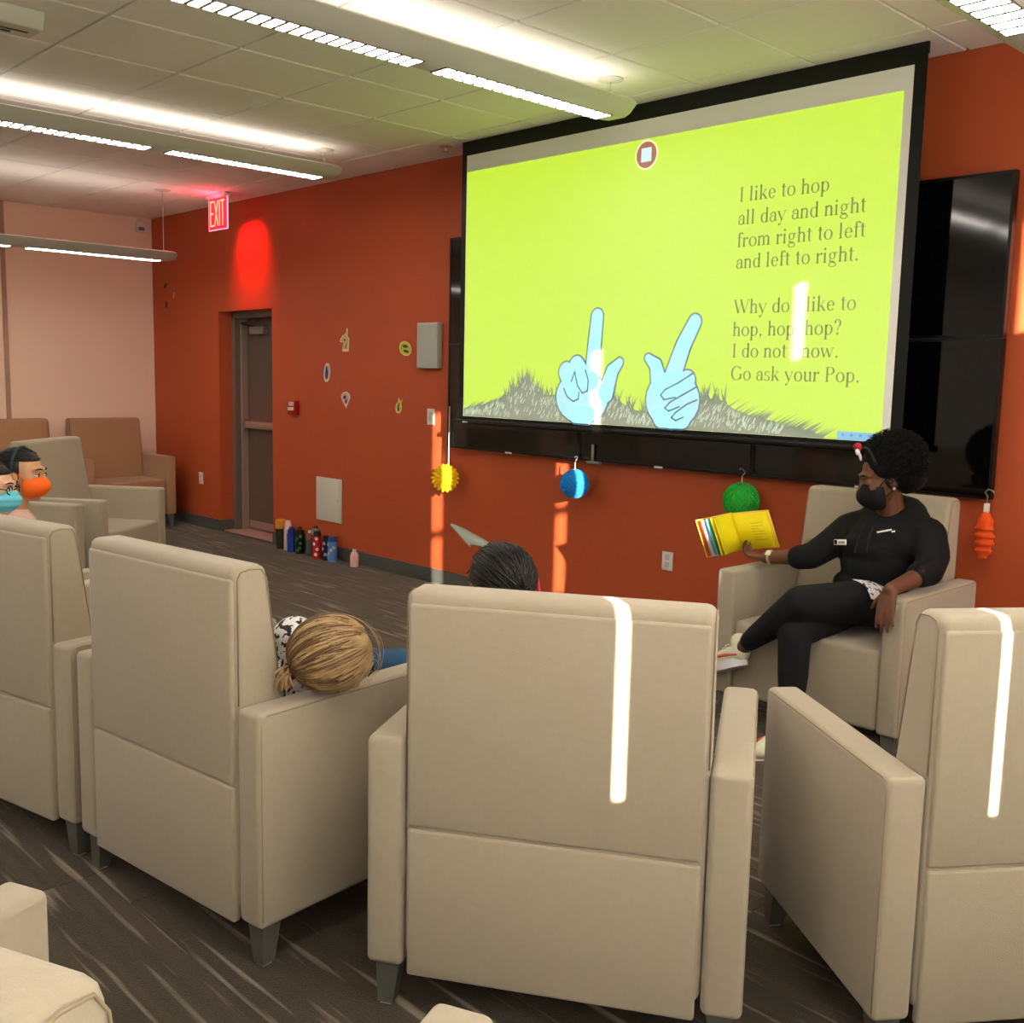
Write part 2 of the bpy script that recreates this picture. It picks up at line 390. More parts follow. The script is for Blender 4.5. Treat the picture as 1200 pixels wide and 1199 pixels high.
lo = bpy.data.objects.new('exit_sign_lamp', ld); COL.objects.link(lo); lo.parent = t; lo.location = (0, 0.04, -.045)
lo.rotation_euler = (R(33), 0, 0)
ld2 = bpy.data.lights.new('exit_sign_glow', 'POINT'); ld2.energy = 2.5; ld2.color = (1, .03, .08); ld2.shadow_soft_size = .05
lo2 = bpy.data.objects.new('exit_sign_glow', ld2); COL.objects.link(lo2); lo2.parent = t; lo2.location = (0, -.08, -.12)

# ------------------------------------------------------------------ video wall (3 x 2 displays)
TX0, TX1, TZ0, TZ1 = 4.716, 8.460, 1.010, 2.446
dw, dh = (TX1-TX0)/3, (TZ1-TZ0)/2
names_c = ['left', 'middle', 'right']; names_r = ['lower', 'upper']
for rI in range(2):
    for cI in range(3):
        t = empty('wall_display', (TX0+dw*(cI+.5), -0.02, TZ0+dh*rI))
        tag(t, '%s %s black display of the video wall behind the projection screen' % (names_r[rI], names_c[cI]), 'display', 'video wall displays')
        w2 = dw/2-.001
        boxo('display_body', -w2+.05, w2-.05, -.02, .02, .05, dh-.05, BLACKP, t)
        bm = bmesh.new(); b_ = .014
        box(bm, -w2, w2, -.06, -.02, .001, b_); box(bm, -w2, w2, -.06, -.02, dh-b_, dh-.001); box(bm, -w2, -w2+b_, -.06, -.02, b_, dh-b_); box(bm, w2-b_, w2, -.06, -.02, b_, dh-b_)
        finish('bezel', bm, BLACKP, t)
        boxo('display_glass', -w2+b_, w2-b_, -.057, -.02, b_, dh-b_, BLACKG, t)
        if rI == 0: boxo('maker_sticker', -.03, .03, -.062, -.059, -.002, .009, mat('sticker_white', (235, 232, 225), 0.6), t)

# ------------------------------------------------------------------ projection screen
scr = empty('projection_screen', (6.57, -0.25, 1.195)); tag(scr, 'large pull down projection screen showing a lime green picture book page', 'screen')
SX, SZ = 6.57, 1.195
def sb(name, x0, x1, y0, y1, z0, z1, material, parent=scr, bev=0.0):
    return boxo(name, x0-SX, x1-SX, y0+.25, y1+.25, z0-SZ, z1-SZ, material, parent, bev)
sb('screen_case', 5.03, 8.11, -0.2506, -0.236, 2.955, H-.016, CASEM)
sb('screen_border', 5.03, 8.11, -0.2505, -0.248, 1.215, 2.96, CASEM)
sb('screen_cloth', 5.078, 8.052, -0.2525, -0.2508, 1.247, 2.915, SCREENC)
bb = sb('bottom_bar', 5.015, 8.125, -0.268, -0.238, 1.195, 1.228, BLACKP, bev=0.008)
sb('maker_mark', 5.09, 5.14, -0.2685, -0.268, 1.206, 1.213, WHITEP, bb)
LIME = projected('picture_lime', (194, 234, 14), 0.524)
INK = projected('picture_ink', (96, 108, 46), 0.370); PALEBLUE = projected('picture_blue', (170, 236, 244), 0.508); LINE = projected('picture_line', (58, 104, 128), 0.370)
GRASSC = projected('picture_grass', (136, 146, 120), 0.439); GRASSL = projected('picture_grass_light', (205, 226, 190), 0.470)
BROWN = projected('picture_brown', (168, 84, 50), 0.416); CREAM = projected('picture_cream', (255, 248, 200), 0.524); BAR = projected('picture_bar', (110, 190, 232), 0.470); BARI = projected('picture_bar_icon', (40, 110, 180), 0.416)
pic = sb('projected_picture', 5.083, 8.012, -0.2532, -0.2527, 1.249, 2.812, LIME)
def flat(name, polys, material, layer, parent=pic):
    bm = bmesh.new(); y = -0.2532+.25-.0006*layer
    for P in polys:
        bm.faces.new([bm.verts.new((x-SX, y, z-SZ)) for x, z in P])
    return finish(name, bm, material, parent)
def disc(cx, cz, rx, rz, rot=0, n=24):
    c, s = math.cos(rot), math.sin(rot)
    return [(cx+rx*math.cos(2*PI*k/n)*c-rz*math.sin(2*PI*k/n)*s, cz+rx*math.cos(2*PI*k/n)*s+rz*math.sin(2*PI*k/n)*c) for k in range(n)]
def caps(pts, r_):                        # rounded thick line as a list of discs and quads
    out = []
    rs = r_ if isinstance(r_, list) else [r_]*len(pts)
    for (p, ra) in zip(pts, rs): out.append(disc(p[0], p[1], ra, ra))
    for (p, q, ra, rb) in zip(pts, pts[1:], rs, rs[1:]):
        d = Vector((q[0]-p[0], q[1]-p[1])); n_ = Vector((-d.y, d.x)).normalized()
        out.append([(p[0]-n_.x*ra, p[1]-n_.y*ra), (q[0]-n_.x*rb, q[1]-n_.y*rb), (q[0]+n_.x*rb, q[1]+n_.y*rb), (p[0]+n_.x*ra, p[1]+n_.y*ra)])
    return out
def grow(shape_fn, g): return shape_fn(g)
def left_hand(g):
    s = caps([(6.240, 1.868), (6.226, 1.726), (6.210, 1.50)], [.044+g, .048+g, .055+g])
    s += caps([(6.32, 1.43), (6.365, 1.555), (6.418, 1.606)], [.055+g, .042+g, .026+g])
    s += [disc(6.135, 1.40, .205+g, .153+g)] + caps([(6.09, 1.30), (6.19, 1.30)], .053+g)
    s += caps([(6.092, 1.585), (6.16, 1.50)], .058+g) + caps([(6.010, 1.545), (6.09, 1.44)], .062+g)
    return s
def right_hand(g):
    s = caps([(6.930, 1.822), (6.860, 1.698), (6.785, 1.50)], [.040+g, .047+g, .055+g])
    s += caps([(6.625, 1.630), (6.680, 1.59), (6.712, 1.47)], [.024+g, .040+g, .058+g])
    s += [disc(6.800, 1.405, .180+g, .156+g)] + caps([(6.73, 1.31), (6.87, 1.31)], .058+g)
    s += caps([(6.895, 1.515), (6.775, 1.450)], .052+g)
    return s
for nm, fn, li in (('picture_pointing_hand', left_hand, 0), ('picture_raised_hand', right_hand, 0)):
    flat(nm, fn(.009), LINE, 3); flat(nm, fn(0), PALEBLUE, 4)
lines = []
def arc_line(pts, w=.0045):
    lines.extend(caps(pts, w))
arc_line([(6.075, 1.55), (6.10, 1.47), (6.14, 1.425), (6.18, 1.44), (6.185, 1.50)]); arc_line([(5.99, 1.45), (6.02, 1.40), (6.07, 1.375), (6.11, 1.39), (6.115, 1.43)])
arc_line([(6.16, 1.56), (6.185, 1.50)]); arc_line([(6.05, 1.49), (6.075, 1.55)])
arc_line([(6.93, 1.55), (6.84, 1.50), (6.75, 1.46), (6.722, 1.43), (6.745, 1.405), (6.82, 1.42)]); arc_line([(6.96, 1.48), (6.88, 1.44), (6.79, 1.395), (6.752, 1.36), (6.78, 1.345), (6.85, 1.37)])
arc_line([(6.965, 1.41), (6.90, 1.385), (6.83, 1.34), (6.80, 1.31), (6.83, 1.295), (6.88, 1.315)])
flat('picture_finger_lines', lines, LINE, 5)
prof = [(5.086, 1.30), (5.30, 1.335), (5.46, 1.385), (5.58, 1.44), (5.65, 1.50), (5.70, 1.50), (5.76, 1.43), (5.84, 1.405), (5.95, 1.415), (6.36, 1.425), (6.45, 1.375), (6.55, 1.34), (6.62, 1.335), (6.97, 1.41), (7.05, 1.42), (7.12, 1.415), (7.20, 1.37), (7.31, 1.34), (7.46, 1.315), (7.60, 1.29), (7.72, 1.262)]
polys = []
for (a, b) in zip(prof, prof[1:]): polys.append([(a[0], 1.2495), (b[0], 1.2495), b, a])
rg = random.Random(3)
def prof_z(x):
    for (a, b) in zip(prof, prof[1:]):
        if a[0] <= x <= b[0]: return a[1]+(b[1]-a[1])*(x-a[0])/(b[0]-a[0])
    return 1.25
for k in range(330):
    x = rg.uniform(5.10, 7.74); z = max(1.252, prof_z(x)-rg.uniform(0, .035)); 
    lean = .9 if x > 7.15 or x < 5.45 else rg.uniform(-.45, .45)
    l_ = rg.uniform(.05, .10)*(1.25 if 5.55 < x < 5.78 or 7.0 < x < 7.15 else 1.0)
    tip = (min(x+l_*math.sin(lean)*1.3, 8.0), z+l_*math.cos(lean)); polys.append([(x-.008, z), (x+.008, z), tip])
flat('picture_grass', polys, GRASSC, 1)['kind'] = 'stuff'
polys = []
for k in range(420):
    x = rg.uniform(5.10, 7.5); z = rg.uniform(1.255, max(1.262, prof_z(x)-.03)); d = rg.uniform(.3, 1.0)
    polys.append([(x, z), (x+.007, z), (x+.022*d+.004, z+.028), (x+.022*d, z+.028)])
flat('picture_grass_strokes', polys, GRASSL, 2)['kind'] = 'stuff'
flat('picture_stop_badge', [disc(6.558, 2.727, .079, .079)], CREAM, 1); flat('picture_stop_badge', [disc(6.558, 2.727, .070, .070)], BROWN, 2)
flat('picture_stop_badge', [[(6.523, 2.690), (6.593, 2.690), (6.593, 2.764), (6.523, 2.764)]], projected('picture_badge_square', (205, 236, 240), 0.524), 3)
flat('picture_toolbar', [[(7.79, 1.2495), (8.012, 1.2495), (8.012, 1.288), (7.79, 1.288)]], BAR, 3)
flat('picture_toolbar_icons', [disc(7.82+.045*k, 1.272, .008, .007, 0, 8) for k in range(4)], BARI, 4)

# --- a small book serif built from strokes and bowls (unit: em)
def glyph(ch):
    S, T, sf, X, A_, D_ = .088, .030, .05, .445, .68, -.21
    P = []
    def rect(x0, y0, x1, y1): P.append([(x0, y0), (x1, y0), (x1, y1), (x0, y1)])
    def stem(x, y0, y1, foot=True, flag=True):
        rect(x, y0, x+S, y1)
        if foot: P.append([(x-sf, y0), (x+S+sf, y0), (x+S+sf, y0+.018), (x+S, y0+.035), (x, y0+.035), (x-sf, y0+.018)])
        if flag: P.append([(x-sf, y1-.045), (x, y1-.065), (x+S, y1+.012), (x+S*.6, y1)])
    def bowl(cx, cy, rx, ry, a0=0, a1=360, S_=S, T_=T, n=28):
        pr = None
        for k in range(n+1):
            a = R(a0+(a1-a0)*k/n); c, s = math.cos(a), math.sin(a)
            o_, i_ = (cx+rx*c, cy+ry*s), (cx+(rx-S_)*c, cy+(ry-T_)*s)
            if pr: P.append([pr[0], o_, i_, pr[1]])
            pr = (o_, i_)
    def line(x0, y0, x1, y1, w):
        d = Vector((x1-x0, y1-y0)).normalized(); n_ = Vector((-d.y, d.x))*w/2
        P.append([(x0-n_.x, y0-n_.y), (x1-n_.x, y1-n_.y), (x1+n_.x, y1+n_.y), (x0+n_.x, y0+n_.y)])
    def arch(x0, x1, foot=True):           # arch from stem at x0 to stem x1
        cx = (x0+S+x1+S)/2-.02; rx = x1+S-cx
        bowl(cx, X-.14, rx, .15, 0, 150, S, .05); rect(x1, 0, x1+S, X-.13)
        if foot: P.append([(x1-sf, 0), (x1+S+sf, 0), (x1+S+sf, .018), (x1+S, .035), (x1, .035), (x1-sf, .018)])
    def dot(x, y, r_=.055): P.append(disc(x, y, r_, r_, 0, 14))
    w = .5
    if ch == 'I': stem(.12, 0, .66, True, False); rect(.07, .64, .26, .66); w = .33
    elif ch == 'l': stem(.08, 0, A_); w = .28
    elif ch == 'i': stem(.08, 0, X); dot(.125, .60); w = .28
    elif ch == 'k': stem(.07, 0, A_); line(.15, .17, .38, .43, .03); line(.22, .26, .42, .02, .085); rect(.33, 0, .50, .02); rect(.27, .425, .45, .445); w = .5
    elif ch == 'e': bowl(.225, .22, .19, .23, 0, 180); bowl(.225, .22, .19, .23, 180, 325); rect(.06, .225, .40, .252); w = .45
    elif ch == 't': rect(.10, .09, .10+S, .58); bowl(.215, .10, .115, .11, 180, 300, S, .03); rect(.03, .42, .30, .445); line(.03, .42, .14, .57, .02); w = .31
    elif ch == 'o': bowl(.25, .22, .22, .23); w = .5
    elif ch == 'h': stem(.07, 0, A_); arch(.07, .335); w = .5
    elif ch == 'n': stem(.07, 0, X); arch(.07, .335); w = .5
    elif ch == 'm': stem(.06, 0, X); arch(.06, .32); arch(.32, .58); w = .77
    elif ch == 'p': stem(.07, D_, X); bowl(.255, .22, .20, .23, -160, 160); w = .5
    elif ch == 'd': stem(.34, .02, A_, False); bowl(.245, .22, .205, .23, 20, 340); rect(.34, .0, .49, .022); w = .5
    elif ch == 'a': rect(.30, .06, .30+S, .33); bowl(.235, .30, .153, .15, 0, 150, S, .035); dot(.10, .335, .045); bowl(.20, .13, .16, .145, 60, 345, .075, .035); line(.33, .05, .44, .025, .04); w = .45
    elif ch == 'y': line(.06, .43, .27, .02, .085); line(.43, .43, .17, -.17, .03); dot(.12, -.16, .05); rect(0, .425, .2, .445); rect(.33, .425, .5, .445); w = .5
    elif ch == 'g': bowl(.22, .29, .165, .16, 0, 360, .075, .03); bowl(.235, -.10, .20, .11, 0, 360, .06, .035); line(.13, .15, .08, .07, .035); line(.08, .06, .36, .00, .06); line(.34, .40, .47, .42, .04); w = .5
    elif ch == 'f': stem(.10, 0, .56, True, False); bowl(.225, .55, .125, .14, 25, 180, S, .035); dot(.33, .615, .04); rect(.03, .42, .31, .445); w = .31
    elif ch == 'r': stem(.07, 0, X); line(.15, .33, .25, .42, .035); dot(.30, .395, .055); w = .36
    elif ch == 's': bowl(.19, .33, .14, .12, 30, 270, .07, .03); bowl(.20, .115, .15, .125, -150, 90, .07, .03); rect(.305, .31, .325, .43); rect(.05, .0, .07, .14); w = .39
    elif ch == 'u': stem(.07, .10, X, False); bowl(.205, .13, .135, .14, 180, 320, S, .05); rect(.335, .02, .335+S, .43); rect(.335, 0, .49, .022); P.append([(.285, .40), (.335, .38), (.335+S, .445), (.335, .445)]); w = .5
    elif ch == 'w': line(.06, .43, .21, .02, .08); line(.21, .02, .35, .42, .03); line(.33, .43, .49, .02, .08); line(.49, .02, .64, .42, .03); rect(0, .425, .18, .445); rect(.56, .425, .72, .445); w = .72
    elif ch == 'W': line(.08, .645, .29, .02, .09); line(.29, .02, .47, .60, .03); line(.42, .645, .64, .02, .09); line(.64, .02, .85, .64, .03); rect(0, .64, .20, .66); rect(.33, .64, .54, .66); rect(.75, .64, .94, .66); w = .92
    elif ch == 'G': bowl(.36, .33, .32, .345, 40, 320, .10, .03); rect(.56, .06, .56+S, .29); rect(.48, .27, .72, .29); rect(.585, .46, .605, .66); w = .72
    elif ch == 'P': stem(.10, 0, .66, True, False); rect(.04, .64, .2, .66); bowl(.30, .49, .22, .17, -90, 90, .10, .03); rect(.16, .63, .31, .66); rect(.16, .32, .31, .35); w = .56
    elif ch == '.': dot(.12, .045); w = .25
    elif ch == ',': dot(.12, .045); line(.16, .04, .09, -.12, .03); w = .25
    elif ch == '?': bowl(.20, .50, .17, .18, -60, 160, .085, .035); line(.25, .36, .20, .17, .04); dot(.20, .045); dot(.07, .55, .05); w = .44
    else: w = .25
    return P, w
VERSE = [('I like to hop', 2.415, 7.70), ('all day and night', 2.301, 7.866), ('from right to left', 2.190, 7.862), ('and left to right.', 2.083, 7.826), ('Why do I like to', 1.857, 7.841), ('hop, hop, hop?', 1.744, 7.779), ('I do not know.', 1.635, 7.760), ('Go ask your Pop.', 1.520, 7.878)]
tot = sum(sum(glyph(c)[1] for c in s) for s, _, _ in VERSE); EM = sum(x1-7.168 for _, _, x1 in VERSE)/tot
for s, z, x1 in VERSE:
    polys = []; x = 0.0; k = EM*1.01
    for c in s+' ':
        P, w = glyph(c)
        for q in P: polys.append([(7.168+(x+a)*k, z+b*k*1.03) for a, b in q])
        x += w
        if c == ' ': flat('verse_word', polys, INK, 2); polys = []

# ------------------------------------------------------------------ armchairs
def make_chair(fab, seam, W=.88, D=.68, wa=.092, zA=.678, zl=.115, zB=1.03):
    t = empty('armchair')
    h, d = W/2, D/2; ib = h-wa
    for s in (-1, 1):
        xa, xb = (s*h, s*(h-wa)); x0, x1 = min(xa, xb), max(xa, xb)
        a = boxo('armrest', x0, x1, -d, d, zl, zA, fab, t, 0.017, 4, True)
        xo = s*(h-.003); bm = bmesh.new(); i_ = .010
        tube(bm, [(xo, -d+i_, zl+.02), (xo, -d+i_, zA-.03), (xo, -d+i_+.006, zA-.014), (xo, -d+i_+.02, zA-.008), (xo, d-i_-.02, zA-.008), (xo, d-i_-.006, zA-.014), (xo, d-i_, zA-.03), (xo, d-i_, zl+.02)], .0018, 6)
        finish('piping', bm, seam, a, True)
    boxo('seat_cushion', -ib+.003, ib-.003, -.20, d-.008, zl+.004, .455, fab, t, 0.022, 4, True)
    bm = bmesh.new(); prism(bm, [(-d, zl+.02), (-d, zB), (-d+.105, zB), (-d+.195, .46), (-d+.195, zl+.02)], -ib+.002, ib-.002, 'x', 0.026, 4)
    back = finish('backrest', bm, fab, t, True)
    for s in (-1, 1):
        bm = bmesh.new(); xo = s*(ib-.0035); i_ = .012
        tube(bm, [(xo, -d+i_, zA), (xo, -d+i_, zB-.03), (xo, -d+i_+.010, zB-.013), (xo, -d+.05, zB-.008), (xo, -d+.085, zB-.012), (xo, -d+.100, zB-.035), (xo, -d+.100+.072*.62, zA)], .0018, 6)
        finish('piping', bm, seam, back, True)
    boxo('back_panel', -ib+.012, ib-.012, -d-.006, -d+.02, .472, zB-.030, fab, back, 0.008, 3, True)
    boxo('back_panel', -ib+.012, ib-.012, -d-.006, -d+.02, zl-.012, .466, fab, back, 0.008, 3, True)
    for sx in (-1, 1):
        for sy in (-1, 1):
            bm = bmesh.new(); cx, cy = sx*(h-.05), sy*(d-.05)
            top = [(cx-.031, cy-.031), (cx+.031, cy-.031), (cx+.031, cy+.031), (cx-.031, cy+.031)]
            ox, oy = sx*.008, sy*.008
            bot = [(cx+ox-.019, cy+oy-.019), (cx+ox+.019, cy+oy-.019), (cx+ox+.019, cy+oy+.019), (cx+ox-.019, cy+oy+.019)]
            A = [bm.verts.new((*p, .125)) for p in top]; B = [bm.verts.new((*p, .006)) for p in bot]
            bm.faces.new(A); bm.faces.new(list(reversed(B)))
            for k in range(4): bm.faces.new((A[k], B[k], B[(k+1) % 4], A[(k+1) % 4]))
            lg = finish('leg', bm, LEGM, t)
            boxo('glide', cx+ox-.014, cx+ox+.014, cy+oy-.014, cy+oy+.014, 0, .007, GLIDE, lg)
    return t
proto = make_chair(FABRIC, SEAM); used = False
CH = [(8.595, -2.936, 32.2, 'tan fabric armchair seen squarely from behind in the middle foreground'),
      (7.645, -3.288, 6.7, 'tan armchair with the blonde child draped over its right armrest'),
      (9.323, -2.222, 54.4, 'tan armchair cut off at the right edge of the photo, back to camera'),
      (6.700, -3.436, 12.1, 'tan armchair at the left edge, seen from behind, left of the blonde child'),
      (8.075, -0.625, 180.0, 'tan armchair facing the room in which the woman in black sits'),
      (9.115, -4.445, 23.0, 'tan armchair nearest the camera, only arm tips and a back corner showing at the bottom'),
      (8.186, -4.735, 8.0, 'tan armchair sliver at the far bottom left, beyond the nearest chair'),
      (3.273, -2.031, -51.6, 'empty tan armchair facing right behind the masked children'),
      (3.840, -2.850, -56.0, 'tan armchair behind the masked children, only its far arm showing'),
      (5.640, -3.420, 4.0, 'tan armchair at the far left that holds the two masked children')]
for x, y, a, lb in CH:
    c = copy_tree(proto) if used else proto; used = True
    c.location = (x, y, 0); c.rotation_euler = (0, 0, R(a)); tag(c, lb, 'armchair', 'tan fabric armchairs')
pb = make_chair(FABRIC_B, SEAM_B)
pb.location = (0.46, -0.62, 0); pb.rotation_euler = (0, 0, R(-90)); tag(pb, 'brown armchair against the beige wall beside the orange corner', 'armchair', 'brown armchairs')
c = copy_tree(pb); c.location = (0.46, -1.505, 0); tag(c, 'brown armchair against the beige wall, cut off at the left edge', 'armchair', 'brown armchairs')

# ------------------------------------------------------------------ fittings on the walls
def plate(name, x0, x1, z0, z1, material, label, cat, th=0.008, bev=.002):
    t = empty(name, ((x0+x1)/2, 0, z0)); tag(t, label, cat)
    w = (x1-x0)/2
    return t, w, z1-z0, boxo('plate', -w, w, -th, 0, 0, z1-z0, material, t, bev)
t, w, hh, p = plate('wall_outlet', .925, .998, .415, .529, WHITEP, 'white outlet plate on the orange wall left of the door', 'outlet')
for k in (0, 1): boxo('socket', -.017, .017, -.0095, -.006, .018+k*.045, .050+k*.045, GREYP, t, .002)
t, w, hh, p = plate('wall_outlet', 6.585, 6.662, .408, .518, WHITEP, 'cream outlet plate on the orange wall below the blue paper ball', 'outlet')
for k in (0, 1): boxo('socket', -.017, .017, -.0095, -.006, .018+k*.045, .050+k*.045, GREYP, t, .002)
t, w, hh, p = plate('light_switch', 4.403, 4.483, 1.155, 1.270, WHITEP, 'white switch plate left of the video wall', 'switch')
boxo('rocker', -.018, .018, -.011, -.007, .025, .09, GREYP, t, .002)
t, w, hh, p = plate('wall_speaker', 4.329, 4.555, 1.560, 1.882, GREYP, 'pale grey rectangular wall speaker left of the screen', 'speaker', .05, .005)
bm = bmesh.new(); box(bm, -w+.012, w-.012, -.053, -.049, .012, hh-.012, .002, 1); finish('grille', bm, mat('grille_cloth', (176, 182, 172), .9, bump=.5, bscale=900), t)
t, w, hh, p = plate('access_panel', 2.970, 3.326, .300, .658, mat('panel_paint', (205, 202, 188), .5), 'large pale square access panel low on the orange wall above the bottles', 'panel', .014, .004)
boxo('panel_door', -w+.02, w-.02, -.018, -.012, .02, hh-.02, MATS['panel_paint'], t, .003)
boxo('latch', w-.05, w-.035, -.021, -.017, hh/2-.012, hh/2+.012, GREYP, t, .001)
t, w, hh, p = plate('fire_alarm_pull', 2.585, 2.70, 1.155, 1.275, mat('alarm_red', (176, 30, 24), .4), 'small red fire alarm pull box right of the door', 'fire alarm', .045, .006)
boxo('pull_handle', -w+.018, w-.018, -.056, -.043, .035, .062, WHITEP, t, .003); boxo('alarm_window', -w+.02, w-.02, -.047, -.043, .075, .108, GREYP, t, .002)
# flat paper cut-outs taped to the wall
def cutout(loc, outline, inner, rim, fill, mark, label):
    t = empty('wall_cutout', (loc[0], 0, loc[1])); tag(t, label, 'decoration', 'paper cut-outs on the orange wall')
    bm = bmesh.new(); prism(bm, outline, -.004, -.001, 'y'); finish('paper_rim', bm, rim, t)
    bm = bmesh.new(); prism(bm, inner, -.0055, -.004, 'y'); pf = finish('paper_fill', bm, fill, t)
    bm = bmesh.new()
    for (cx, cz, rx, rz, ro) in mark: bm.faces.new([bm.verts.new((a, -.006, b)) for a, b in disc(cx, cz, rx, rz, ro, 14)])
    finish('paper_print', bm, mat('print_'+label[:6], {'c': (70, 64, 50), 'o': (50, 60, 110), 'p': (60, 64, 96), 'y': (60, 86, 34), 'l': (70, 74, 40)}[label[0]], .8), pf)
def shrink(P, f):
    cx = sum(p[0] for p in P)/len(P); cz = sum(p[1] for p in P)/len(P); return [(cx+(a-cx)*f, cz+(b-cz)*f) for a, b in P]
RIM = mat('cutout_rim', (232, 218, 190), .8); RIMP = mat('cutout_rim_pink', (236, 204, 190), .8); RIMY = mat('cutout_rim_yellow', (226, 208, 110), .8)
O1 = [(-.035, -.09), (.05, -.09), (.06, .01), (.035, .03), (.04, .085), (.025, .095), (.012, .05), (-.03, .035), (-.07, .0), (-.06, -.015), (-.02, -.02), (-.03, -.05)]
cutout((3.365, 1.772), O1, shrink(O1, .8), RIM, mat('cutout_sand', (206, 184, 132), .8), [(.0, .0, .012, .008, 0), (.02, -.05, .02, .006, 1.2), (-.05, .0, .006, .005, 0)], 'cream upright paper cut-out, topmost of those left of the screen')
O2 = disc(0, 0, .045, .078, -.15); cutout((3.115, 1.514), O2, shrink(O2, .75), RIM, mat('cutout_grey', (176, 178, 196), .8), [(0, -.01, .02, .045, -.1), (.0, .03, .012, .02, .3)], 'oval white paper cut-out with a dark blue print, leftmost of those on the wall')
O3 = disc(0, .02, .062, .045, 0, 16)[:9] + [(-.045, -.01), (.005, -.068), (.03, -.03)]
cutout((3.378, 1.302), O3, shrink(O3, .72), RIMP, mat('cutout_pink', (206, 172, 160), .8), [(-.01, .02, .022, .014, .4), (.01, -.01, .012, .02, -.4)], 'pink rimmed paper cut-out pointing down, below the cream one')
O4 = disc(0, 0, .075, .052, -.3); cutout((4.137, 1.702), O4, shrink(O4, .8), RIMY, mat('cutout_lime', (186, 190, 70), .8), [(.0, .016, .034, .011, -.1), (.012, -.02, .034, .011, -.2)], 'yellow oval paper cut-out with two green marks beside the wall speaker')
O5 = disc(0, -.018, .04, .045, 0, 16)[:10] + [(-.04, -.02), (-.02, .02), (-.015, .06), (.0, .03), (.025, .055), (.03, .02)][1:]
O5 = [(-.04, -.02), (-.03, -.05), (.0, -.06), (.03, -.045), (.04, -.01), (.035, .02), (.045, .055), (.02, .03), (.0, .062), (-.008, .025), (-.03, .012)]
cutout((4.061, 1.279), O5, shrink(O5, .75), RIMY, mat('cutout_olive', (214, 200, 110), .8), [(0, -.02, .012, .025, .2), (.008, .01, .008, .014, -.2)], 'little yellow paper cut-out with two tips, lowest one left of the screen')
# dark paper leaves stuck near the corner
for k, (x, z, cc) in enumerate(((.283, 2.334, 'upper dark'), (.462, 2.236, 'pale'), (.294, 2.151, 'lower dark'))):
    bm = bmesh.new(); prism(bm, disc(0, 0, .035, .016, .6+.5*k, 12), -.004, -.001, 'y')
    o = finish('paper_leaf', bm, mat('leaf_'+cc.split()[-1], (70, 24, 14) if 'dark' in cc else (206, 150, 100), .8)); o.location = (x, 0, z); tag(o, '%s paper leaf on the orange wall by the left corner' % cc, 'decoration', 'paper leaves near the corner')
# sensor on the left wall, projector-like box and sprinkler on the ceiling
t = empty('wall_sensor', (0.0, -0.13, 2.86)); tag(t, 'little white sensor box high in the left wall corner', 'sensor')
boxo('sensor_body', 0, .055, -.045, .045, 0, .10, WHITEP, t, .01); boxo('sensor_lens', .05, .06, -.03, .03, .015, .05, mat('sensor_lens', (130, 120, 110), .3), t, .004)
boxo('sensor_bracket', 0, .03, -.02, .02, .10, .135, WHITEP, t, .003)
t = empty('ceiling_unit', (5.42, -3.40, H-.016)); tag(t, 'white box fixed to the ceiling at the upper left corner', 'ceiling unit')
bm = bmesh.new(); prism(bm, [(-.10, 0), (-.06, -.07), (.10, -.07), (.13, 0)], -.40, .34, 'y', .006, 2); finish('unit_body', bm, FIXM, t, True, 35)
boxo('unit_slot', .02, .035, -.38, .30, -.072, -.069, mat('slot_dark', (60, 66, 50), .7), t); boxo('unit_button', -.02, .0, .20, .24, -.073, -.069, MATS['slot_dark'], t)
bm = bmesh.new(); lathe(bm, [(0.045, 0), (0.045, -.004), (0.03, -.010), (0.012, -.012), (0.012, -.03), (0.022, -.032), (0.0, -.034)], 20)
o = finish('ceiling_sprinkler', bm, mat('sprinkler_metal', (196, 176, 150), .4, metal=.4), None, True, 40); o.location = (4.86, -.25, H-.016); tag(o, 'small round sprinkler head on the ceiling left of the screen', 'sprinkler')

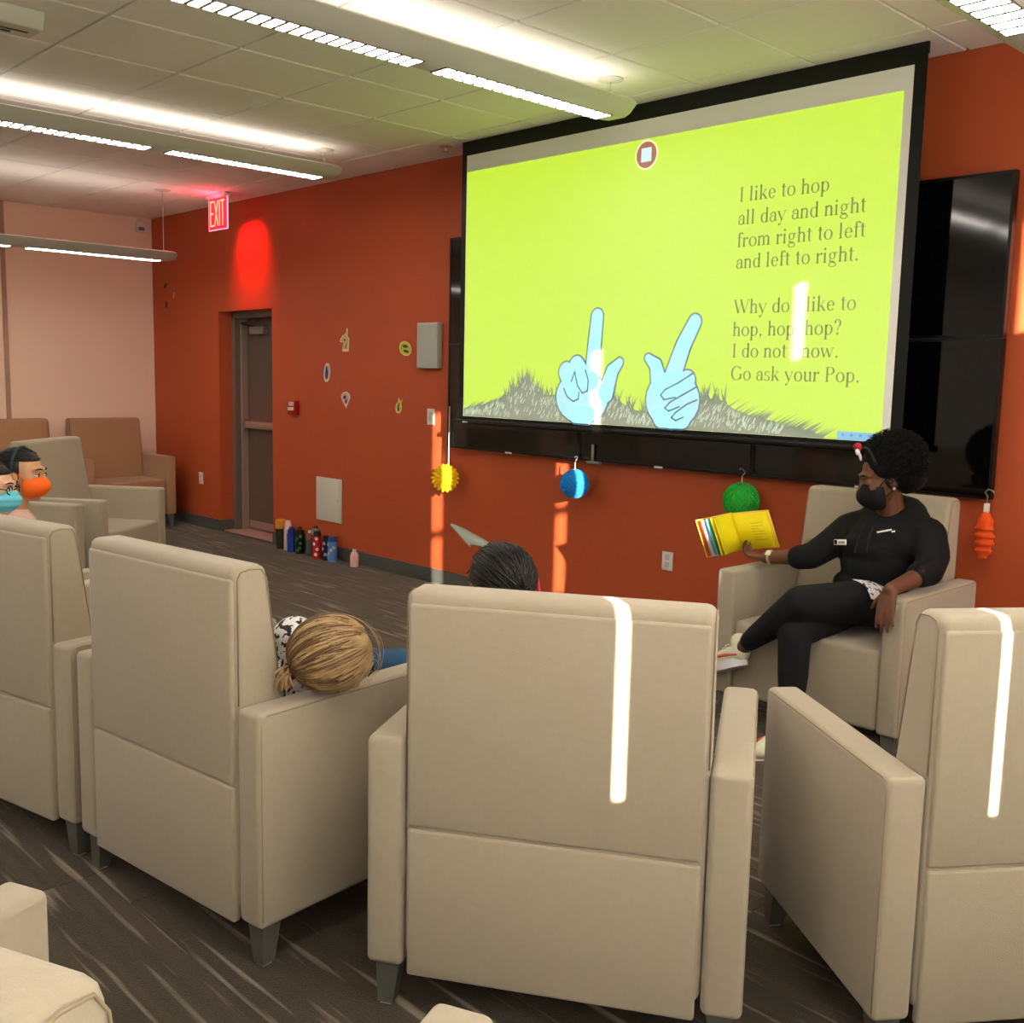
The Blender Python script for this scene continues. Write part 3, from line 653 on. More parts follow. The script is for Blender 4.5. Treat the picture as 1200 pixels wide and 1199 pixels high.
# ------------------------------------------------------------------ honeycomb paper decorations
def honeycomb(name, loc, rad, rgb, label, ang=0, squash=(1, 1), petals=False, top=1.01, hook='steel'):
    t = empty(name, (loc[0], loc[1], loc[2]), ang); tag(t, label, 'decoration', 'hanging paper decorations')
    M = mat('tissue_'+name+str(rgb[0]), rgb, .8, sheen=.2)
    N = 40; rows = 10
    bm = bmesh.new(); cols = []
    for k in range(N):                                   # each leaf of tissue is a half disc; cells pinch leaves together in turn
        a0 = 2*PI*k/N
        cols.append([])
        for j in range(rows*2+1):
            ph = -PI/2+PI*j/(rows*2); pin = (1 if (j+k) % 2 else -1)*(PI/N)*.62*(1 if 0 < j < rows*2 else 0)
            rr = rad*math.cos(ph)*squash[0]; a = a0+pin
            rr *= (1.0+(.07 if petals and j % 2 else 0))
            cols[-1].append(((rr*math.cos(a), rr*math.sin(a), rad*math.sin(ph)*squash[1]), (rr*.35*math.cos(a0), rr*.35*math.sin(a0), rad*math.sin(ph)*squash[1]*.98)))
    for k in range(N):
        vo = [bm.verts.new(p) for p, q in cols[k]]; vi = [bm.verts.new(q) for p, q in cols[k]]
        for j in range(rows*2):
            bm.faces.new((vo[j], vo[j+1], vi[j+1], vi[j]))
    finish('paper_cells', bm, M, t)
    bm = bmesh.new(); ell(bm, (0, 0, 0), (rad*squash[0]*.90, rad*squash[0]*.90, rad*squash[1]*.95), None, 26, 18); finish('paper_core', bm, M, t)
    bm = bmesh.new(); tube(bm, [(0, 0, rad*squash[1]), (0, 0, top-loc[2]-.01)], .003, 6); finish('string', bm, STRING, t)
    bm = bmesh.new(); hk = [(0, 0, top-loc[2]-.012)]+[(.012*math.cos(q)+.0, .018*math.sin(q)-.0, top-loc[2]+.012+.014*math.sin(q)) for q in (-.6, 0, .6, 1.2, 1.9, 2.6)]
    tube(bm, hk, .0028, 6); finish('hook', bm, STEEL, t, True)
    return t
def petal_ball(loc, rad, label):
    t = empty('paper_flower', loc, R(45)); tag(t, label, 'decoration', 'hanging paper decorations')
    M1 = mat('tissue_yellow', (250, 205, 20), .8); M2 = mat('tissue_amber', (176, 112, 20), .8)
    for q, (yy, r_, M_) in enumerate(((.012, rad*1.0, M2), (-.014, rad*.98, M1))):
        bm = bmesh.new(); n = 22; pts = []
        for k in range(n*2):
            a = PI*k/n+q*.1; rr = r_*(1.0 if k % 2 else .84); pts.append((rr*math.cos(a), rr*math.sin(a)))
        cv = bm.verts.new((0, yy-.028*(1 if q else -1), 0)); vsx = [bm.verts.new((a, yy, b)) for a, b in pts]
        for k in range(len(vsx)): bm.faces.new((cv, vsx[k], vsx[(k+1) % len(vsx)]))
        o = finish('paper_petals', bm, M_, t); so = o.modifiers.new('solid', 'SOLIDIFY'); so.thickness = .012
    for ring, rr in enumerate((.78, .55, .32)):
        bm = bmesh.new(); n = 18-ring*4
        for k in range(n):
            a = 2*PI*k/n+ring*.2; c, s_ = math.cos(a), math.sin(a)
            r0, r1 = rad*(rr-.18), rad*(rr+.14); w_ = .012
            P = [(r0*c, -.036-ring*.012, r0*s_), (r1*c-w_*s_, -.024-ring*.012, r1*s_+w_*c), ((r1+.012)*c, -.03-ring*.012, (r1+.012)*s_), (r1*c+w_*s_, -.024-ring*.012, r1*s_-w_*c)]
            bm.faces.new([bm.verts.new(p) for p in P])
        o = finish('petal_ring', bm, M1, t); so = o.modifiers.new('solid', 'SOLIDIFY'); so.thickness = .002
    bm = bmesh.new(); tube(bm, [(.02, 0, rad*.9), (.02, .02, 1.30-loc[2])], .0035, 6); finish('string', bm, STRING, t)
    return t
petal_ball((4.745, -.115, .800), .098, 'yellow paper flower ball hanging at the lower left corner of the video wall')
honeycomb('paper_ball', (5.985, -.13, .868), .090, (22, 150, 224), 'blue honeycomb paper ball hanging under the video wall', ang=.3)
honeycomb('paper_ball', (7.195, -.14, .886), .098, (44, 190, 60), 'green honeycomb paper ball hanging behind the open book', ang=1.2, top=1.03)
og = empty('paper_lantern', (8.455, -.10, .855)); tag(og, 'orange half closed paper decoration hanging at the lower right corner of the video wall', 'decoration', 'hanging paper decorations')
bm = bmesh.new(); pr = []
for j in range(25):
    z = .105-.21*j/24; base = .040*math.sqrt(max(0, 1-((z+.005)/.112)**2)); pr.append((max(base*(1+(.16 if j % 4 < 2 else -.10)*(1 if j > 8 else .3)), .0006), z))
lathe(bm, list(reversed(pr)), 18)
for v in bm.verts: v.co.x *= 1.0+.25*noise.noise(v.co*22); v.co.y *= .6
finish('paper_folds', bm, mat('tissue_orange', (236, 84, 26), .8), og, True, 25)
boxo('paper_clip', -.012, .012, -.006, .006, .102, .142, WHITEP, og, .002)
bm = bmesh.new(); tube(bm, [(0, 0, .14), (.0, 0, .175), (-.012, .0, .19), (0, .0, .205), (.022, 0, .20), (.03, 0, .185)], .003, 6); finish('hook', bm, STEEL, og, True)
# silver L shaped metal angle on the video wall edge
t = empty('metal_angle', (6.09, -.082, 1.0)); tag(t, 'silver L shaped metal angle on the video wall above the blue ball', 'hook')
boxo('angle_arm', -.009, .009, -.012, 0, .012, .115, STEEL, t, .003); boxo('angle_foot', -.03, .07, -.03, 0, 0, .014, STEEL, t, .003)

# ------------------------------------------------------------------ drinking bottles along the baseboard
def bottle(x, y, prof, body, cap_z, capm, label, extra=None, rad_n=18):
    t = empty('drinking_bottle', (x, y, 0)); tag(t, label, 'bottle', 'drinking bottles on the carpet')
    bm = bmesh.new(); lathe(bm, [p for p in prof if p[1] <= cap_z+1e-6], rad_n); finish('bottle_body', bm, body, t, True, 40)
    top = [p for p in prof if p[1] >= cap_z-1e-6]
    bm = bmesh.new(); lathe(bm, top, rad_n); finish('cap', bm, capm, t, True, 40)
    if extra: extra(t)
    return t
def loop_handle(t_, r_, z, m_):
    bm = bmesh.new(); tube(bm, [(r_*math.cos(a), 0, z+r_*1.1*math.sin(a)) for a in [PI*k/8 for k in range(9)]], .006, 8); finish('carry_loop', bm, m_, t_, True)
def spots(t_, r_, z0, z1, n, m_):
    g_ = random.Random(n)
    for k in range(n):
        bm = bmesh.new(); ell(bm, (0, 0, 0), (.014, .005, .014), None, 8, 6)
        o = finish('print_spot', bm, m_, t_); a = -PI*(.1+.8*g_.random()); o.location = (r_*math.cos(a), r_*math.sin(a), z0+(z1-z0)*k/(n-1)); o.rotation_euler = (0, 0, a+PI/2)
c_black = mat('bottle_black', (16, 16, 18), .35); c_cream = mat('bottle_cream', (222, 196, 182), .5); c_blue = mat('bottle_blue', (34, 58, 150), .35); c_navy = mat('bottle_navy', (24, 32, 62), .4)
c_red = mat('bottle_red', (190, 24, 30), .35); c_lblue = mat('bottle_sky', (92, 134, 196), .4); c_grey = mat('bottle_smoke', (64, 58, 48), .25); c_amber = mat('bottle_amber', (222, 148, 40), .45); c_pink = mat('bottle_pink', (232, 184, 178), .45)
c_green = mat('bottle_green_spot', (58, 130, 60), .5)
CLEAR = bpy.data.materials.new('bottle_clear'); CLEAR.use_nodes = True; b_ = CLEAR.node_tree.nodes['Principled BSDF']; b_.inputs['Transmission Weight'].default_value = .9; b_.inputs['Roughness'].default_value = .12; b_.inputs['Base Color'].default_value = (.85, .82, .78, 1); b_.inputs['IOR'].default_value = 1.2
bottle(2.535, -.085, [(0, 0), (.036, 0), (.038, .02), (.042, .17), (.044, .175), (.046, .19), (.046, .245), (.042, .252), (0, .254)], c_grey, .175, c_amber, 'smoky tumbler with a wide amber lid beside the door')
bottle(2.635, -.075, [(0, 0), (.036, 0), (.037, .02), (.037, .17), (.030, .20), (.026, .225), (.024, .25), (.016, .256), (0, .257)], c_cream, .20, c_pink, 'cream bottle with a pink top and dark strap, second from the door', lambda t_: boxo('strap', -.041, -.036, -.02, .02, .01, .2, c_black, t_, .002))
bottle(2.735, -.105, [(0, 0), (.038, 0), (.039, .02), (.039, .15), (.034, .165), (.034, .185), (.020, .20), (.016, .215), (0, .217)], c_blue, .15, mat('bottle_blue_lid', (38, 44, 130), .3), 'bright blue bottle between the cream and the green spotted one')
bottle(2.850, -.095, [(0, 0), (.038, 0), (.040, .02), (.040, .16), (.036, .175), (.036, .20), (0, .203)], c_black, .16, c_black, 'black bottle with green spots', lambda t_: (spots(t_, .039, .03, .15, 7, c_green), loop_handle(t_, .022, .2, c_black)))
bottle(2.985, -.085, [(0, 0), (.033, 0), (.034, .02), (.031, .09), (.034, .11), (.033, .15), (.016, .19), (.014, .21), (0, .212)], CLEAR, .19, WHITEP, 'clear plastic bottle between the black and the dark ribbed ones')
bottle(3.075, -.085, [(0, 0), (.037, 0), (.038, .02), (.038, .19), (.032, .205), (.032, .235), (0, .237)], mat('bottle_charcoal', (30, 26, 28), .4), .19, STEEL, 'charcoal bottle with a steel lid left of the red one', lambda t_: loop_handle(t_, .022, .235, c_black))
bottle(3.150, -.125, [(0, 0), (.036, 0), (.037, .02), (.037, .19), (.030, .205), (.030, .225), (0, .228)], c_red, .19, c_black, 'bright red bottle with a black lid', lambda t_: spots(t_, .036, .04, .17, 4, WHITEP))
bottle(3.245, -.095, [(0, 0), (.036, 0), (.037, .02), (.037, .16), (.030, .175), (.030, .20), (0, .203)], c_navy, .16, c_black, 'navy bottle between the red and the sky blue ones', lambda t_: spots(t_, .036, .05, .14, 3, GREYP))
bottle(3.335, -.100, [(0, 0), (.037, 0), (.038, .02), (.038, .165), (.034, .18), (.034, .205), (0, .208)], c_lblue, .165, mat('bottle_blue_cap', (48, 74, 128), .4), 'sky blue patterned bottle, last of the row', lambda t_: spots(t_, .037, .03, .14, 6, GREYP))
bottle(3.615, -.085, [(0, 0), (.033, 0), (.034, .02), (.034, .085), (.026, .108), (.014, .118), (.014, .135), (0, .137)], c_pink, .118, WHITEP, 'small pale pink bottle standing apart to the right')

# ------------------------------------------------------------------ people
def head_frame(c, face, up=(0, 0, 1)):
    y = Vector(face).normalized(); x = y.cross(Vector(up)).normalized(); z = x.cross(y)
    M = Matrix((x, y, z)).transposed().to_4x4(); M.translation = Vector(c); return M
def hp(M, s, p): return M @ (Vector(p)*s)
def hell(bm, M, s, c, rad, u=20, v=14): ell(bm, hp(M, s, c), [r_*s for r_ in rad], M.to_3x3(), u, v)
def add_head(bm, M, s, lids=False):
    hell(bm, M, s, (0, -.014, .032), (.076, .096, .088)); hell(bm, M, s, (0, .026, -.020), (.064, .064, .086))
    hell(bm, M, s, (0, .050, -.088), (.036, .034, .028)); hell(bm, M, s, (0, .078, .028), (.050, .020, .014))
    for sx in (-1, 1):
        hell(bm, M, s, (sx*.040, .060, -.028), (.026, .030, .028)); hell(bm, M, s, (sx*.078, -.006, -.006), (.009, .021, .033))
        if lids: hell(bm, M, s, (sx*.031, .080, .004), (.018, .014, .012))
    cone_seg(bm, hp(M, s, (0, .090, .008)), hp(M, s, (0, .106, -.028)), .009*s, .014*s)
    for sx in (-1, 1): hell(bm, M, s, (sx*.013, .098, -.030), (.010, .010, .008), 10, 8)
    hell(bm, M, s, (0, .090, -.058), (.023, .008, .006)); hell(bm, M, s, (0, .088, -.070), (.020, .009, .007))
EYEW = mat('eye_white', (228, 224, 216), .3); EYED = mat('eye_iris', (34, 22, 16), .2); LASH = mat('lash', (18, 14, 14), .8)
def add_eyes(root, M, s, closed=False):
    for sx in (-1, 1):
        if not closed:
            bm = bmesh.new(); hell(bm, M, s, (sx*.031, .0805, .005), (.0150, .0125, .0085), 14, 10); e = finish('eye', bm, EYEW, root, True)
            bm = bmesh.new(); hell(bm, M, s, (sx*.033, .0895, .005), (.0062, .005, .0062), 10, 8); finish('iris', bm, EYED, e, True)
        bm = bmesh.new(); zz = -.004 if closed else .0135
        tube(bm, [hp(M, s, (sx*(.031+.017*q), .0935-.012*q*q, zz-(.004*q*q))) for q in (-1, -.5, 0, .5, 1)], .0016*s, 5); finish('eyelash', bm, LASH, root)
        bm = bmesh.new(); tube(bm, [hp(M, s, (sx*(.012+.040*q), .0985-.016*q*q, .030+.006*math.sin(q*PI))) for q in (0, .33, .66, 1)], [.0022*s, .0034*s, .003*s, .0015*s], 6); finish('eyebrow', bm, LASH, root)
def add_mask(root, M, s, material, pleats=0, zr=.059, zc=-.043):
    bm = bmesh.new(); MM = M @ Matrix.Diagonal((s, s, s, 1)) @ Matrix.Translation((0, .030, zc)) @ Matrix.Diagonal((.076, .088, zr, 1))
    bmesh.ops.create_uvsphere(bm, u_segments=40, v_segments=26, radius=1.0)
    for pc, pn in (((0, .06, 0), (0, -1, 0)), ((0, 0, .90), (.50, 0, 1)), ((0, 0, .90), (-.50, 0, 1))):
        bmesh.ops.bisect_plane(bm, geom=bm.verts[:]+bm.edges[:]+bm.faces[:], plane_co=pc, plane_no=pn, clear_outer=True)
    for v in bm.verts:
        k = 1.0+(.035*math.sin(v.co.z*pleats) if pleats else 0); v.co.y += .10*max(0, v.co.y)*max(0, 1-abs(v.co.z+.05)*1.3)*max(0, 1-abs(v.co.x)*2)
        v.co = Vector((v.co.x*k, v.co.y*k, v.co.z))
    for v in bm.verts: v.co = MM @ v.co
    o = finish('face_mask', bm, material, root, True); so = o.modifiers.new('solid', 'SOLIDIFY'); so.thickness = .003; so.offset = 1
    for sx in (-1, 1):
        bm = bmesh.new(); tube(bm, [hp(M, s, p) for p in ((sx*.066, .050, -.020), (sx*.076, .025, .005), (sx*.083, -.008, .026), (sx*.086, -.024, .0), (sx*.083, -.016, -.034), (sx*.074, .02, -.055), (sx*.064, .048, -.075))], .0018*s, 6); finish('ear_loop', bm, material, o, True)
    return o
def hand(bm, wrist, fdir, pal, side, size=1.0, curl=(.35, .45, .35), spread=.10, thumb_in=.4):
    f = Vector(fdir).normalized(); n = Vector(pal); n = (n-f*n.dot(f)).normalized(); l = f.cross(n)*side; w = Vector(wrist)
    ks = []
    for k, o_ in enumerate((.031, .0105, -.0105, -.029)):
        kn = w+(f*(.088 if k in (1, 2) else .080)+l*o_)*size; ks.append(kn)
        cone_seg(bm, w+l*o_*.55*size+f*.008, kn, .0155*size, .0115*size, 10)
    for k, (kn, ln) in enumerate(zip(ks, (.066, .075, .070, .054))):
        d = (f+l*spread*(1.5-k)*.5).normalized(); p = kn; a = 0
        for j, fr in enumerate((.46, .31, .23)):
            a += curl[j]*(1+.12*k); dd = d*math.cos(a)+n*math.sin(a); q = p+dd*ln*fr*size
            cone_seg(bm, p, q, (.0092-.0009*j)*size, (.0083-.0009*j)*size, 10); p = q
    tb = w+(f*.022+l*.030+n*.006)*size; d = (f*.62+l*.72+n*thumb_in).normalized(); q = tb+d*.040*size
    cone_seg(bm, w+f*.01*size, tb, .016*size, .013*size, 10); cone_seg(bm, tb, q, .012*size, .010*size, 10)
    d2 = (d+f*.5+n*thumb_in*.7).normalized(); cone_seg(bm, q, q+d2*.030*size, .010*size, .0075*size, 10)
def strands(bm, M, s, cen, rad, target, n, r_=.0022, seed=1, steps=7, lift=.004, skip=None):
    """hair laid over an ellipsoid, each lock running from a random point along the surface to the target"""
    g_ = random.Random(seed); tv = Vector(target)
    for k in range(n):
        d = Vector((g_.gauss(0, 1), g_.gauss(0, 1), g_.gauss(0, 1))).normalized()
        if skip and skip(d): continue
        pts = []; te = Vector(((tv.x-cen[0])/rad[0], (tv.y-cen[1])/rad[1], (tv.z-cen[2])/rad[2])).normalized()
        te = (te+Vector((g_.gauss(0, .10), g_.gauss(0, .10), g_.gauss(0, .10)))).normalized()
        l0 = g_.uniform(.0, lift)
        for j in range(steps):
            q = d.slerp(te, j/(steps-1)*.96) if d.dot(te) > -.98 else te
            wob = 1+l0/min(rad)+.010*math.sin(j*1.1+k)
            pts.append(hp(M, s, (cen[0]+q.x*rad[0]*wob, cen[1]+q.y*rad[1]*wob, cen[2]+q.z*rad[2]*wob)))
        tube(bm, pts, [r_*s*(.6 if j in (0, steps-1) else 1) for j in range(steps)], 4)
def skin_mat(name, rgb): return mat(name, rgb, .55, spec=.35, var=.05, vscale=25)

# ---- woman reading from the armchair (coordinates relative to her seat)
WB = Vector((8.18, -.62, 0))
wroot = empty('person', WB); tag(wroot, 'woman in a black hoodie and black face mask sitting cross legged holding up a book', 'person')
SKW = skin_mat('skin_deep', (104, 66, 48)); CLOTH = mat('black_knit', (15, 16, 18), .9, bump=.4, bscale=350, var=.1, vscale=30); LEGG = mat('black_leggings', (19, 20, 24), .85, bump=.2, bscale=500)
def V(x, y, z): return Vector((x, y, z))-WB
hM = head_frame(V(8.232, -.640, 1.120), (-.66, -.72, -.26)); hs = 1.04
shL, shR = V(8.400, -.560, .885), V(8.060, -.580, .870)
elL, wrL = V(8.470, -.680, .755), V(8.446, -.962, .712)
elR, wrR = V(7.985, -.770, .762), V(7.755, -.765, .722)
hipL, hipR = V(8.265, -.60, .565), V(8.115, -.60, .56)
knL, anL = V(8.130, -1.085, .625), V(7.835, -1.020, .372)
knR, anR = V(8.105, -1.075, .490), V(8.120, -1.10, .10)
bm = bmesh.new(); add_head(bm, hM, hs, True)
chain(bm, [(V(8.240, -.565, .93), .062), (V(8.240, -.60, 1.03), .056), (V(8.236, -.625, 1.09), .060)])
chain(bm, [(V(8.18, -.60, .58), .115), (V(8.21, -.59, .72), .105), (V(8.225, -.57, .86), .100), (V(8.235, -.565, .93), .070)])
chain(bm, [(shL, .058), (elL, .043), (wrL, .027)]); chain(bm, [(shR, .058), (elR, .043), (wrR, .027)])
chain(bm, [(V(8.23, -.565, .90), .07), (shL, .060)]); chain(bm, [(V(8.23, -.565, .90), .07), (shR, .060)])
chain(bm, [(hipL, .080), (knL, .056), (V(8.0, -1.055, .51), .050), (anL, .033)]); chain(bm, [(hipR, .080), (knR, .056), (V(8.11, -1.08, .30), .050), (anR, .033)])
chain(bm, [(anL, .033), (V(7.77, -1.00, .300), .030), (V(7.665, -.985, .235), .022)]); chain(bm, [(anR, .033), (V(8.12, -1.14, .05), .030), (V(8.11, -1.25, .035), .022)])
hand(bm, wrR, (-1, .06, .04), (-.1, .02, 1), 1, 1.0, (.50, .60, .45), thumb_in=.5)
hand(bm, wrL, (.03, -.36, -.93), (.2, .9, -.3), -1, 1.06, (.10, .16, .12), thumb_in=.15)
skin('body', bm, SKW, wroot, .0055, 3)
add_eyes(wroot, hM, hs, True)
# hoodie
bm = bmesh.new()
ell(bm, V(8.185, -.610, .645), (.165, .135, .080)); ell(bm, V(8.205, -.605, .74), (.158, .130, .13)); ell(bm, V(8.225, -.590, .845), (.168, .125, .115)); ell(bm, V(8.20, -.665, .815), (.13, .075, .075))
chain(bm, [(shR, .078), (V(8.235, -.555, .925), .085), (shL, .080)])
chain(bm, [(shL, .080), (V(8.452, -.61, .81), .070), (elL, .060), (V(8.465, -.755, .750), .054)])
chain(bm, [(shR, .078), (V(8.02, -.68, .81), .066), (elR, .058), (V(7.925, -.765, .748), .056)])
pts = [(V(8.235+.105*math.cos(a), -.56+.085*math.sin(a), .950-.030*math.sin(a)*-1+.012*math.sin(a)), .036 if math.sin(a) < .2 else .048) for a in [2*PI*k/12 for k in range(13)]]
chain(bm, pts); ell(bm, V(8.27, -.495, .935), (.115, .05, .075))
hood = skin('hoodie', bm, CLOTH, wroot, .008, 5)
for c_, p0, p1 in ((1, V(8.19, -.70, .92), V(8.172, -.742, .80)), (2, V(8.225, -.695, .92), V(8.225, -.74, .81))):
    bm = bmesh.new(); tube(bm, [p0, (p0+p1)/2+Vector((0, -.012, 0)), p1], .0035, 6); finish('drawstring', bm, mat('drawstring', (34, 36, 38), .8), hood)
def oriented_box(name, c, sx, sy, sz, normal, material, parent, bev=.002, roll=0.0):
    o = boxo(name, -sx/2, sx/2, -sy/2, sy/2, -sz/2, sz/2, material, parent, bev)
    n = Vector(normal).normalized(); x = Vector((0, 0, 1)).cross(-n).normalized()*-1; z = x.cross(n)*1
    if z.z < 0: z = -z; x = -x
    M = Matrix((x, -n if (x.cross(-n)).dot(z) > 0 else n, z)).transposed().to_4x4(); M = M @ Matrix.Rotation(roll, 4, 'Y'); M.translation = Vector(c); o.matrix_local = M
    return o
bd = oriented_box('name_badge', V(8.108, -.752, .838), .062, .006, .024, (-.15, -1, .08), mat('badge_white', (236, 234, 226), .5), wroot, .002, .12)
boxo('badge_photo', .013, .027, -.0045, .0045, -.009, .009, BLACKP, bd); boxo('badge_lines', -.026, .006, -.0045, .0045, -.004, .004, mat('badge_print', (130, 126, 118), .6), bd)
lg_ = oriented_box('hoodie_logo', V(8.285, -.7155, .905), .060, .004, .007, (.35, -1, .25), MATS['badge_white'], hood, .001, .28)
boxo('logo_tail', -.042, -.028, -.002, .002, -.012, -.006, MATS['badge_white'], lg_)
# leggings
bm = bmesh.new()
ell(bm, V(8.19, -.60, .560), (.160, .125, .090)); chain(bm, [(hipL, .100), (V(8.20, -.85, .605), .090), (knL, .070), (V(8.02, -1.06, .525), .066), (V(7.90, -1.035, .43), .050), (V(7.862, -1.026, .398), .044)])
chain(bm, [(hipR, .100), (V(8.11, -.85, .53), .088), (knR, .069), (V(8.11, -1.08, .32), .064), (V(8.12, -1.10, .13), .044)])
skin('leggings', bm, LEGG, wroot, .008, 4)
bm = bmesh.new()                                           # printed cloth panel folded over the hip
N_ = 8
ax0, ax1 = V(8.242, -.69, .580), V(8.214, -.80, .597); sd = Vector((.968, -.25, 0))
gv = [[bm.verts.new(ax0.lerp(ax1, i/N_)+(sd*math.cos(R(100-80*j/N_))+Vector((0, 0, 1))*math.sin(R(100-80*j/N_)))*.101) for i in range(N_+1)] for j in range(N_+1)]
for j in range(N_):
    for i in range(N_): bm.faces.new((gv[j][i], gv[j][i+1], gv[j+1][i+1], gv[j+1][i]))
PRT = bpy.data.materials.new('printed_cloth'); PRT.use_nodes = True; nt = PRT.node_tree
vz = nt.nodes.new('ShaderNodeTexNoise'); vz.inputs['Scale'].default_value = 60; vz.inputs['Detail'].default_value = 1
tc_ = nt.nodes.new('ShaderNodeTexCoord'); nt.links.new(tc_.outputs['Object'], vz.inputs['Vector'])
rp = nt.nodes.new('ShaderNodeValToRGB'); rp.color_ramp.interpolation = 'CONSTANT'; rp.color_ramp.elements[0].color = (.01, .01, .01, 1); rp.color_ramp.elements[1].position = .43; rp.color_ramp.elements[1].color = (.8, .8, .8, 1)
nt.links.new(vz.outputs['Fac'], rp.inputs[0]); nt.links.new(rp.outputs[0], nt.nodes['Principled BSDF'].inputs['Base Color'])
o = finish('printed_panel', bm, PRT, wroot, True); so = o.modifiers.new('solid', 'SOLIDIFY'); so.thickness = .006
# sneakers
def sneaker(parent, heel, toe, up, body, accent):
    f = (toe-heel).normalized(); u = (up-f*up.dot(f)).normalized(); l = f.cross(u); Ln = (toe-heel).length
    t_ = bpy.data.objects.new('sneaker', None); COL.objects.link(t_); t_.parent = parent
    bm = bmesh.new()
    for (a, h_, w_, r_) in ((.06, .075, .0, .040), (.25, .080, 0, .041), (.45, .070, 0, .043), (.7, .052, 0, .042), (.92, .040, 0, .034)): ell(bm, heel+f*Ln*a+u*h_*.75, (r_, r_*1.15, r_*.9), Matrix((l, f, u)).transposed(), 14, 10)
    chain(bm, [(heel+f*Ln*.06+u*.108, .038), (heel+f*Ln*.05+u*.055, .040), (heel+f*Ln*.5+u*.050, .042), (heel+f*Ln*.92+u*.032, .034)])
    skin('shoe_upper', bm, body, t_, .006, 3)
    bm = bmesh.new(); n = 20; A = []; B = []
    for k in range(n):
        a = 2*PI*k/n; x_ = .042*math.cos(a)*(1-.15*math.sin(a)); y_ = (.5+.54*math.sin(a))*Ln
        A.append(bm.verts.new(heel+f*y_+l*x_-u*.002)); B.append(bm.verts.new(heel+f*y_+l*x_*1.08+u*.036))
    bm.faces.new(A); bm.faces.new(B)
    for k in range(n): bm.faces.new((A[k], A[(k+1) % n], B[(k+1) % n], B[k]))
    finish('shoe_sole', bm, mat('sole_white', (226, 222, 224), .6), t_, True, 40)
    for q in (-1, 1):
        bm = bmesh.new(); tube(bm, [heel+f*Ln*a+u*(.048+.012*math.sin(a*3))+l*q*.038*w_ for a, w_ in ((.02, .8), (.3, 1.02), (.55, 1.05), (.8, .95))], .008, 6); finish('shoe_stripe', bm, accent, t_, True)
    for k in range(5):
        c_ = heel+f*Ln*(.34+.075*k)+u*(.100-.0085*k); bm = bmesh.new(); tube(bm, [c_-l*.02, c_+u*.006, c_+l*.02], .004, 6); finish('shoe_lace', bm, WHITEP, t_, True)
    return t_
SH1 = mat('shoe_cream', (214, 214, 186), .7); SH2 = mat('shoe_coral', (214, 104, 96), .7)
sneaker(wroot, V(7.845, -1.025, .288), V(7.625, -.985, .190), Vector((.42, .0, .9)), SH1, SH2)
sneaker(wroot, V(8.12, -1.06, .002), V(8.10, -1.31, .002), Vector((0, 0, 1)), SH1, SH2)
add_mask(wroot, hM, hs, mat('mask_black', (18, 18, 17), .8), 0, .070, -.054)
# hair: rounded afro of many small curls, pulled back from the brow
HAIRB = mat('hair_black', (13, 11, 11), .75, spec=.25)
bm = bmesh.new(); hcen = (0.0, -.052, .062); hrad = (.120, .130, .118)
hell(bm, hM, hs, hcen, [q*.93 for q in hrad], 32, 22); hell(bm, hM, hs, (0, -.095, -.012), (.090, .070, .075), 24, 16)
for v in bm.verts: v.co += (v.co-hM.translation).normalized()*.012*noise.noise(v.co*38)
g_ = random.Random(5)
for k in range(2600):
    d = Vector((g_.gauss(0, 1), g_.gauss(0, 1), g_.gauss(0, 1))).normalized()
    if d.y > .62 and d.z < .55: continue
    c_ = Vector((hcen[0]+d.x*hrad[0]*.92, hcen[1]+d.y*hrad[1]*.92, hcen[2]+d.z*hrad[2]*.92))
    if c_.z < -.075 or (c_.y > .02 and c_.z < .045): continue
    t1 = d.orthogonal().normalized(); t2 = d.cross(t1); q0 = g_.uniform(0, 6.28); rr = g_.uniform(.005, .009); hh_ = g_.uniform(.010, .026)
    tube(bm, [hp(hM, hs, c_+d*hh_*j/5+(t1*math.cos(q0+j*1.5)+t2*math.sin(q0+j*1.5))*rr) for j in range(6)], .0016, 3, caps=False)
finish('hair', bm, HAIRB, wroot, True)
hb = bmesh.new(); tube(hb, [hp(hM, hs, (.074*math.sin(a)*1.08, .050-.012*math.cos(a)*0, .052+.085*math.cos(a))) for a in [(-1.3+2.6*k/14) for k in range(15)]], .0075, 8); band = finish('headband', hb, mat('headband', (30, 28, 30), .6), wroot, True)
bm = bmesh.new(); hell(bm, hM, hs, (.0, .082, .150), (.016, .018, .018), 14, 10); finish('headband_pompom', bm, mat('pompom_red', (176, 44, 54), .7), band, True)
bm = bmesh.new(); hell(bm, hM, hs, (-.012, .090, .132), (.008, .010, .014), 12, 8); hell(bm, hM, hs, (-.02, .086, .112), (.005, .006, .018), 12, 8); finish('headband_trim', bm, MATS['badge_white'], band, True)
for sx in (-1, 1):
    bm = bmesh.new(); hell(bm, hM, hs, (sx*.087, .0, -.036), (.006, .006, .006), 12, 8); finish('earring', bm, mat('pearl', (240, 236, 226), .25), wroot, True)
wd = (wrR-elR).normalized(); wc = wrR-wd*.028; s1_ = wd.orthogonal().normalized(); s2_ = wd.cross(s1_)
bm = bmesh.new(); tube(bm, [wc+(s1_*math.cos(2*PI*k/16)+s2_*math.sin(2*PI*k/16))*.031 for k in range(16)], .006, 6, closed=True); wt = finish('watch', bm, mat('watch_band', (196, 172, 128), .4, metal=.5), wroot, True)
fc = wc+Vector((.0, -.72, .69)).normalized()*.034; ob = oriented_box('watch_face', fc, .026, .006, .026, (0, -1, .95), mat('watch_face', (216, 206, 176), .3), wt, .002)

